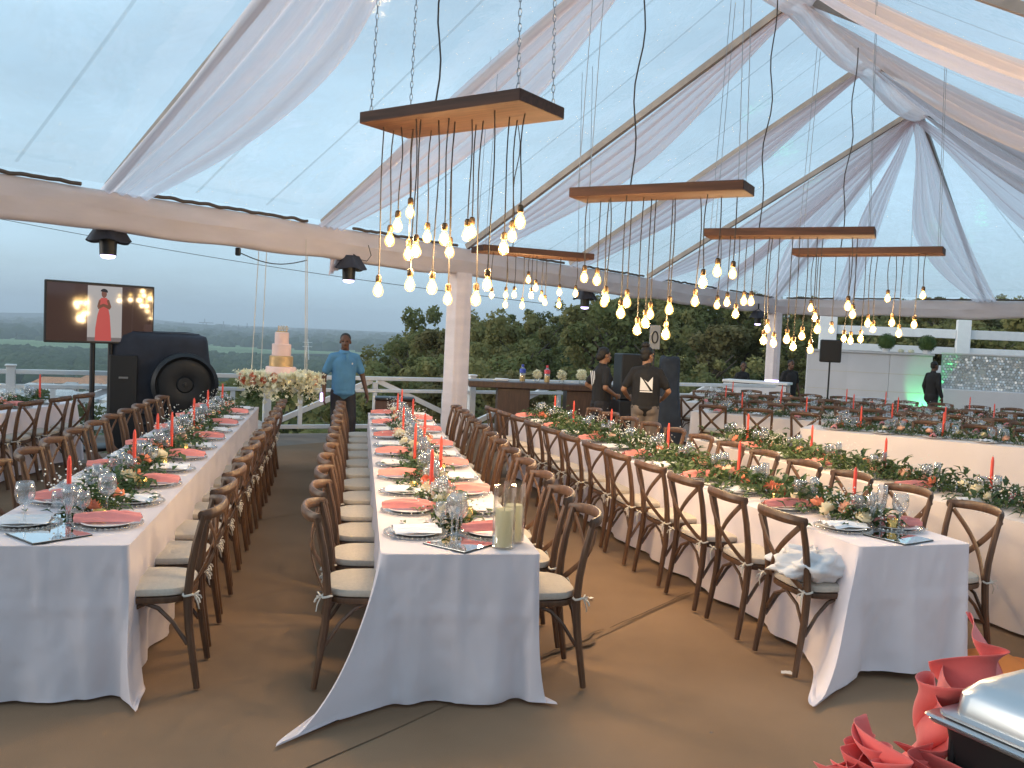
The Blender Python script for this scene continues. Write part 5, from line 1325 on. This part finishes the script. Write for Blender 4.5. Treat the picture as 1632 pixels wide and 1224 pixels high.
# local +x along the visible rim towards the camera's right, local -y to the left of it
def rr_sect(hx, hy, r, n=6):
    o = []
    for cx_, cy_, a0 in ((hx-r, hy-r, 0), (-hx+r, hy-r, PI/2), (-hx+r, -hy+r, PI), (hx-r, -hy+r, 1.5*PI)):
        for i in range(n+1): a = a0+PI/2*i/n; o.append((cx_+r*math.cos(a), cy_+r*math.sin(a)))
    return o
def loft(levels, cx_, cy_, n=6, capend=True):
    mb = MB(); vs = []; k = None
    for hx, hy, r, z in levels:
        s_ = rr_sect(hx, hy, r, n); k = len(s_); vs += [(cx_+x, cy_+y, z) for x, y in s_]
    fs = [(l*k+i, l*k+(i+1) % k, (l+1)*k+(i+1) % k, (l+1)*k+i) for l in range(len(levels)-1) for i in range(k)]
    fs += [tuple(range(k-1, -1, -1)), tuple(range((len(levels)-1)*k, len(levels)*k))]
    return mb.add(vs, fs)
CX, CY = .30, .20
loft([(.285, .195, .03, .205), (.285, .195, .03, .212), (.262, .172, .04, .214), (.258, .168, .045, .262), (.235, .145, .055, .290), (.2, .11, .06, .298)], CX, CY).build('lid', M['steel'], cf)
loft([(.303, .213, .02, .196), (.306, .216, .02, .199), (.303, .213, .02, .202)], CX, CY).build('rim', M['steel'], cf)
loft([(.296, .206, .02, .185), (.299, .209, .02, .189), (.296, .206, .02, .192)], CX, CY).build('pan_flange', M['steel'], cf)
loft([(.26, .17, .03, .09), (.275, .185, .03, .183)], CX, CY).build('water_pan', M['iron'], cf)
for x in (.05, .55):
    for y in (.03, .37): MB().tube([(x, y, 0), (x, y, .18)], .009, 6).build('stand_leg', M['iron'], cf)
for y in (.03, .37): MB().tube([(.05, y, .06), (.55, y, .06)], .006, 6).build('stand_bar', M['iron'], cf)
for x in (.18, .42): MB().lathe([(.04, .004), (.042, .06), (.03, .065), (0, .066)], 16, (x, .2, 0)).build('burner', M['steel'], cf)
MB().tube([(.22, .2, .298), (.23, .2, .325), (.37, .2, .325), (.38, .2, .298)], .008, 8).build('lid_handle', M['steel'], cf)
# coral swags: ruffled ribbons of cloth lying round the dish
def swag(pts, width, seed, label, amp=.04, up_=.0, n=200, freq=10):
    P = [Vector(p) for p in pts]; k = len(P)-1
    def path(t):
        x = t*k; i = min(int(x), k-1); f = x-i
        p0, p1, p2, p3 = P[max(0, i-1)], P[i], P[i+1], P[min(k, i+2)]
        return .5*((2*p1)+(-p0+p2)*f+(2*p0-5*p1+4*p2-p3)*f*f+(-p0+3*p1-3*p2+p3)*f**3)
    def f(u, v):
        p = path(u); d = (path(min(1, u+.01))-path(max(0, u-.01))); d = Vector((d.x, d.y, d.z*.3)); d = d.normalized() if d.length else Vector((1, 0, 0)); s_ = d.cross(Vector((0, 0, 1))).normalized()
        ph = u*freq*2*PI/3+seed+.9*noise.noise(Vector((u*3, seed, 0))); e = v-.3
        # gathered along a line about a third of the way up; the free edges flare into loose loops
        fl = abs(e)**.9*(1 if e > 0 else .8)
        lean_ = .45*math.sin(u*5+seed)
        q = p+Vector((0, 0, 1))*(e*width*(1.0+.25*math.sin(ph*.5+1)))+s_*(lean_*e*width)
        q += s_*(amp*2.1*fl*math.sin(ph)+.35*amp*fl*math.sin(ph*2.7+v*2+1))+d*(amp*1.5*fl*math.sin(2*ph+.8))
        q += s_*.004*noise.noise(Vector((u*22, v*5, seed)))+s_*.02*math.sin(v*7+seed+u*6)*v
        return tuple(q)
    o = MB().grid(f, n, 26).build('coral_swag', M['coral_cloth'], auto=False)
    sd_ = o.modifiers.new('thick', 'SOLIDIFY'); sd_.thickness = .0014
    return tag(o, label, 'swag', None)
swag([(1.42, 2.40, .90), (1.29, 2.33, .90), (1.19, 2.27, .86), (1.10, 2.22, .83), (1.06, 2.15, .79), (1.09, 2.07, .74)], .19, 1.2, 'tall ruffled coral swag rising behind the chafing dish', .055, freq=10)
swag([(1.05, 2.06, .75), (.99, 2.08, .76), (.93, 2.10, .77), (.91, 2.06, .76)], .15, 2.6, 'folded coral swag standing at the table corner', .05, freq=8)
swag([(.90, 2.04, .74), (.84, 2.04, .76), (.79, 2.0, .75)], .14, .6, 'low coral peak at the bottom edge, left of the other swags', .045, freq=6)
tag(MB().grid(lambda u, v: (lerp(2.65, 3.5, u), lerp(4.75, 5.25, v)-.15*u, .02+.10*math.sin(PI*v)*(.6+.4*math.sin(u*7))+.02*math.sin(u*19+v*5)), 30, 16).build('orange_cloth', M['orange'], auto=False), 'bright orange cloth lying on the floor past the coral swag', 'cloth')

# ------------------------------------------------------------------ vegetation
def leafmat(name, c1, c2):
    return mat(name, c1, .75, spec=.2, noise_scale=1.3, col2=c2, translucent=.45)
LM = [leafmat('scrub olive', (.22, .205, .075), (.30, .275, .115)), leafmat('scrub green', (.17, .18, .065), (.25, .25, .1)), leafmat('scrub dark', (.135, .15, .055), (.21, .22, .088)), leafmat('scrub dry', (.17, .15, .06), (.22, .19, .09))]  # leaf colours lifted above real foliage, standing in for the bulbs' glow veil
bark = mat('bark', (.09, .07, .05), .9, noise_scale=6, var=.3, bump=.5)
def crown_mesh(seed, m_, nl=2600, leaf=.17):
    rr = random.Random(seed); mb = MB()
    blobs = []
    for i in range(rr.randint(11, 15)):
        a = rr.uniform(0, 2*PI); r = rr.uniform(.1, 1.05); z = rr.uniform(.55, 2.3)
        blobs.append((Vector((r*math.cos(a), r*math.sin(a), z)), rr.uniform(.3, .62)*(1.15-.22*z)))
    for i in range(nl):
        c, r = blobs[i % len(blobs)]
        d = Vector((rr.gauss(0, 1), rr.gauss(0, 1), rr.gauss(0, 1))).normalized()
        p = c+d*r*(rr.random()**.25); l = leaf*rr.uniform(.6, 1.3)
        e = Vector((rr.gauss(0, 1), rr.gauss(0, 1), rr.gauss(0, .7))).normalized(); s_ = e.cross(d if abs(e.dot(d)) < .95 else Vector((0, 0, 1))).normalized()
        mb.add([p-e*l*.5, p+s_*l*.3, p+e*l*.5, p-s_*l*.3], [(0, 1, 2, 3)])
    # a few bare twigs poking out
    return mb.mesh('crown', m_, smooth=False)
def trunk_mesh(seed):
    rr = random.Random(seed); mb = MB(); mb.tube([(0, 0, -.6), (.04, 0, .3), (-.03, .05, .9), (.02, 0, 1.5)], [.13, .10, .075, .04], 7)
    for i in range(6):
        a = rr.uniform(0, 6.3); z = rr.uniform(.35, 1.2); mb.tube([(0, 0, z), (.35*math.cos(a), .35*math.sin(a), z+.35), (.75*math.cos(a), .75*math.sin(a), z+.75)], [.05, .035, .015], 5)
    return mb.mesh('trunk', bark)
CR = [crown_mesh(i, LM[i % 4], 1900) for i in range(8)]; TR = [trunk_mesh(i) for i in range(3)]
def tree(x, y, s, k, label, cat='tree', nm='hillside_tree', group=None, sz=1.0, zoff=0):
    t = thing(nm, label, cat, (x, y, hgt(x, y)+zoff), random.uniform(0, 6.28), group); t.scale = (s, s, s*sz)
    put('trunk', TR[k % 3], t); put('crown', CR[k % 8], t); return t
rr = random.Random(21)
GH = 'bushy trees covering the hillside behind the railing'
def pol(a, d): q = math.radians(a); return d*math.sin(q), d*math.cos(q)
nT = 0
EL = [(-13, -2.6), (-10.2, -1.7), (-8.8, -.75), (-6.4, .25), (-4.2, .75), (-2.3, 1.15), (.2, 1.85), (3.4, 2.5), (7.5, 3.15), (12, 3.5), (33, 3.4)]
def elev(a):
    for (a0, e0), (a1, e1) in zip(EL, EL[1:]):
        if a <= a1: return lerp(e0, e1, max(0, (a-a0)/(a1-a0)))
    return EL[-1][1]
# skyline of the hill first, then the slope in front of it
for i in range(250):
    a = rr.uniform(-11.5, 31); 
    d = rr.choice([rr.uniform(21, 34), rr.uniform(30, 60), rr.uniform(50, 84)])
    x, y = pol(a, d)
    if y-(RX(x)) < 3.2 or d < 20: continue
    if -1.6+y < 31 and x > 7 and y < 33: continue
    s = rr.uniform(.75, 1.35)*(1 if d < 40 else 1.45)
    k = rr.choice([0, 1, 2, 4, 5, 6, 0, 4, 3])
    far_lo = d < 34
    room = 1.82+d*math.tan(math.radians(elev(a)))-hgt(x, y)         # how tall a tree may stand and stay on the hill's outline
    if d > 48: s = min(max(s, room/2.75*rr.uniform(.86, 1.02)), 2.4)
    if room < 1.0: continue
    s = min(s, room/2.6)
    where = 'behind the bar' if -3 < a < 5 else 'behind the two staff in black' if a < 10 else 'left of the far column' if a < 16 else 'behind the booth' if a > 19 else 'behind the far column' if a >= 16 else 'behind the man in blue' if a < -8 else 'beside the front column'
    tier = 'low on the slope' if d < 34 else 'halfway up the slope' if d < 55 else 'near the skyline'
    tint = {0: 'olive', 1: 'green', 2: 'dark', 3: 'dry yellowish', 4: 'olive', 5: 'green', 6: 'dark'}[k]
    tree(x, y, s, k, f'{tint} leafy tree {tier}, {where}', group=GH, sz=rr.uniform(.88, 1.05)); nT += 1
# low scrub closing the ground between them
def scrub(name, label, n, amin, amax, dmin, dmax, seed, sc_=1.0, m_=0):
    rr = random.Random(seed); mb = MB()
    for i in range(n):
        a = rr.uniform(amin, amax); d = math.sqrt(rr.uniform(dmin**2, dmax**2)); x, y = pol(a, d)
        if y-RX(x) < 1.0: continue
        z = hgt(x, y); r = rr.uniform(.35, .8)*sc_
        if z+r > 1.82+d*math.tan(math.radians(elev(a))): continue
        for j in range(16):
            dd = Vector((rr.gauss(0, 1), rr.gauss(0, 1), abs(rr.gauss(0, .8)))).normalized(); p = Vector((x, y, z))+dd*r*rr.uniform(.5, 1); l = .3*sc_*rr.uniform(.6, 1.3); e = Vector((rr.gauss(0, 1), rr.gauss(0, 1), rr.gauss(0, .6))).normalized(); s_ = e.cross(dd).normalized()
            mb.add([p-e*l*.5, p+s_*l*.3, p+e*l*.5, p-s_*l*.3], [(0, 1, 2, 3)])
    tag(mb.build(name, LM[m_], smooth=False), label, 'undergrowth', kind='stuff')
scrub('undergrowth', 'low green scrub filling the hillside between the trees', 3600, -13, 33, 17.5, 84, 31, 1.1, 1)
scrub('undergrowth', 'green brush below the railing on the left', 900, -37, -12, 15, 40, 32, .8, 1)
# distinct single trees
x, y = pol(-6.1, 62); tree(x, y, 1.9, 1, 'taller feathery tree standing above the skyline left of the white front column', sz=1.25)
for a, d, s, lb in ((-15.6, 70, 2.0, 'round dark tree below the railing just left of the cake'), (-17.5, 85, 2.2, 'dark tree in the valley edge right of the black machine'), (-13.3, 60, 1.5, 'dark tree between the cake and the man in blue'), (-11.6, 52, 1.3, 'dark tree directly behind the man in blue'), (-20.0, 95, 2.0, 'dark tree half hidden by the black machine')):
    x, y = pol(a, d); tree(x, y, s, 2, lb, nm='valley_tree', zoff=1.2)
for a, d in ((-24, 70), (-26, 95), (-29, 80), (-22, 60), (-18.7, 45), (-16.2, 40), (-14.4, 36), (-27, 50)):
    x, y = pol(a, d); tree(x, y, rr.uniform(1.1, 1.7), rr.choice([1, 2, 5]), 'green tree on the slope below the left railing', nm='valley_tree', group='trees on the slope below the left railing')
# wood on the valley floor: thousands of rounded crowns
def wood(label, n, amin, amax, dmin, dmax, seed, m_, size=(5, 9)):
    rr = random.Random(seed); mb = MB()
    t = (1+5**.5)/2; iv = [Vector(v).normalized() for v in ((-1, t, 0), (1, t, 0), (-1, -t, 0), (1, -t, 0), (0, -1, t), (0, 1, t), (0, -1, -t), (0, 1, -t), (t, 0, -1), (t, 0, 1), (-t, 0, -1), (-t, 0, 1))]
    fi = [(0, 11, 5), (0, 5, 1), (0, 1, 7), (0, 7, 10), (0, 10, 11), (1, 5, 9), (5, 11, 4), (11, 10, 2), (10, 7, 6), (7, 1, 8), (3, 9, 4), (3, 4, 2), (3, 2, 6), (3, 6, 8), (3, 8, 9), (4, 9, 5), (2, 4, 11), (6, 2, 10), (8, 6, 7), (9, 8, 1)]
    for i in range(n):
        a = rr.uniform(amin, amax); d = math.sqrt(rr.uniform(dmin**2, dmax**2)); x, y = pol(a, d)
        if noise.noise(Vector((x*.004, y*.004, seed))) < -.12: continue
        r = rr.uniform(*size)*(1+d/4000); c = Vector((x, y, hgt(x, y)+r*.35)); q = Matrix.Rotation(rr.uniform(0, 6), 3, 'Z')
        mb.add([c+(q @ v)*r*rr.uniform(.75, 1.15) for v in iv], fi)
    tag(mb.build('woodland', m_, auto=False), label, 'woodland', kind='stuff')
wm = mat('woodland green', (.03, .052, .022), .9, noise_scale=.02, col2=(.06, .085, .034), spec=.1)
wood('dark woodland belt crossing the valley below the field', 3600, -34, -4, 960, 1750, 3, wm)
wood('scattered trees around the town in the valley', 520, -34, -8, 420, 960, 4, wm, (3, 5.5))
wood('distant woodland toward the horizon', 2600, -34, 4, 2300, 6500, 5, wm, (9, 18))

# ------------------------------------------------------------------ town in the valley
wallc = [mat('house wall cream', (.62, .56, .48), .8, noise_scale=.3, var=.1), mat('house wall white', (.7, .68, .66), .8, noise_scale=.3, var=.1), mat('house wall pink', (.6, .45, .38), .8, noise_scale=.3, var=.1)]
roofc = [mat('roof grey', (.42, .40, .38), .7, noise_scale=.4, var=.15), mat('roof orange', (.5, .22, .1), .8, noise_scale=.4, var=.15), mat('roof pale', (.6, .57, .54), .7, noise_scale=.4, var=.1)]
winm = mat('window dark', (.03, .035, .04), .2); framem = M['white']
def house(a, d, w_, dp, h, rot, wc, rc, label, group='houses in the valley town'):
    x, y = pol(a, d); z = hgt(x, y)
    t = thing('house', label, 'house', (x, y, z), rot, group)
    MB().box((0, 0, h/2-1), (w_, dp, h+2)).build('wall', wallc[wc], t, smooth=False)
    rh = .24*dp; mb = MB(); e = .5
    mb.add([(-w_/2-e, -dp/2-e, h), (w_/2+e, -dp/2-e, h), (w_/2+e, dp/2+e, h), (-w_/2-e, dp/2+e, h), (-w_/2+dp*.3, 0, h+rh), (w_/2-dp*.3, 0, h+rh)], [(0, 1, 5, 4), (1, 2, 5), (2, 3, 4, 5), (3, 0, 4), (3, 2, 1, 0)])
    mb.build('roof', roofc[rc], t, smooth=False)
    n_ = max(2, int(w_/3.2))
    for i in range(n_):
        xw = -w_/2+w_*(i+.5)/n_
        f = MB().box((xw, -dp/2-.03, h*.55), (1.3, .1, 1.5)).build('window', winm, t, smooth=False); MB().box((xw, -dp/2-.10, h*.55-.8), (1.6, .14, .12)).build('sill', framem, f, smooth=False)
    MB().box((w_*.28, dp/2-.8, h+rh*.7), (.7, .7, 1.6)).build('chimney', wallc[wc], t, smooth=False)
rr = random.Random(77)
GHL = 'pale hip roofed house in the valley town below the left railing'
house(-26.6, 880, 62, 20, 7, .2, 0, 1, 'long orange roofed building in the valley behind the television legs')
house(-25.0, 930, 40, 18, 7, .1, 2, 1, 'second orange roofed building right of the long one in the valley')
for i in range(70):
    a = rr.uniform(-31.5, -24.2); d = rr.uniform(560, 860)
    house(a, d, rr.uniform(10, 18), rr.uniform(9, 13), rr.uniform(4, 7.5), rr.uniform(-.5, .5), rr.randint(0, 2), rr.choice([0, 2, 2, 0, 2]), GHL)
# harbour cranes and mast, faint on the horizon
for i, (a, d, h) in enumerate(((-20.6, 5200, 62), (-19.4, 5200, 80), (-18.3, 5300, 70), (-17.4, 5300, 55), (-16.9, 5200, 66), (-22.4, 5400, 60))):
    x, y = pol(a, d); t = thing('harbour_crane', 'faint harbour crane on the hazy horizon above the black machine', 'crane', (x, y, hgt(x, y)+6), .5*i, 'harbour cranes on the horizon')
    for sx in (-9, 9): MB().box((sx, 0, h*.35), (2.4, 8, h*.7)).build('leg', M['iron'], t, smooth=False)
    MB().box((8, 0, h*.72), (78, 4, 4)).build('boom', M['iron'], t, smooth=False); MB().box((0, 0, h*.87), (3, 4, h*.27)).build('a_frame', M['iron'], t, smooth=False)
x, y = pol(-6.48, 160); t = thing('radio_mast', 'thin lattice mast rising above the trees left of the front column', 'mast', (x, y, hgt(x, y)-1))
hz = 1.82+160*math.tan(math.radians(.95))-hgt(x, y)+1
for sx, sy in ((-.35, -.3), (.35, -.3), (0, .35)): MB().tube([(sx, sy, 0), (sx*.3, sy*.3, hz)], .06, 5).build('leg', M['iron'], t)
mb = MB()
for i in range(int(hz/.9)): 
    f = 1-.7*i*.9/hz; mb.tube([(-.35*f, -.3*f, i*.9), (.35*f, -.3*f, i*.9+.9)], .03, 4); mb.tube([(.35*f, -.3*f, i*.9), (0, .35*f, i*.9+.9)], .03, 4)
mb.build('lattice', M['iron'], t)
x, y = pol(-13.2, 1500); t = thing('power_pylon', 'tiny pale pylon in the valley left of the man in blue', 'pylon', (x, y, hgt(x, y)))
for sx in (-4, 4): MB().tube([(sx, 0, 0), (sx*.15, 0, 46)], .6, 4).build('leg', M['white'], t)
for z in (34, 41): MB().box((0, 0, z), (16, .8, .8)).build('crossarm', M['white'], t)

# ------------------------------------------------------------------ haze: the moist evening air over the whole view
hm = bpy.data.materials.new('evening haze'); hm.use_nodes = True; n = hm.node_tree; n.nodes.clear()
out = n.nodes.new('ShaderNodeOutputMaterial'); pv = n.nodes.new('ShaderNodeVolumePrincipled'); pv.inputs['Color'].default_value = (.86, .93, 1, 1); pv.inputs['Density'].default_value = HAZE = .0002
n.links.new(pv.outputs[0], out.inputs['Volume'])
hz_ = MB().box((0, 0, 45), (21000, 21000, 290)).build('haze', hm, smooth=False); hz_['kind'] = 'stuff'; hz_.location.z = 0
tag(hz_, 'pale evening haze filling the air over the valley', 'haze')


# ------------------------------------------------------------------ bits dropped on the carpet
rr = random.Random(12)
lit = mat('paper scrap', (.7, .67, .64), .8); pet = mat('dry petal', (.5, .3, .2), .8)
for i, (x, y, k, lb) in enumerate(((1.60, 4.80, 1.2, 'crumpled white paper scrap by the near right chair leg'), (.62, 6.05, .7, 'white scrap on the carpet of the right aisle'), (-1.25, 5.9, .8, 'dark scrap on the carpet of the left aisle'), (1.0, 4.0, .4, 'tiny dark crumb on the carpet between the near tables'))):
    mb = MB(); mb.grid(lambda u, v: ((u-.5)*.05*k, (v-.5)*.035*k, .004+.012*k*abs(noise.noise(Vector((u*3+i, v*3, 0))))), 5, 5, uv=False)
    t = mb.build('floor_scrap', [lit, lit, M['barwood'], M['barwood']][i], loc=(x, y, .014)); t.rotation_euler.z = rr.uniform(0, 6); tag(t, lb, 'scrap')
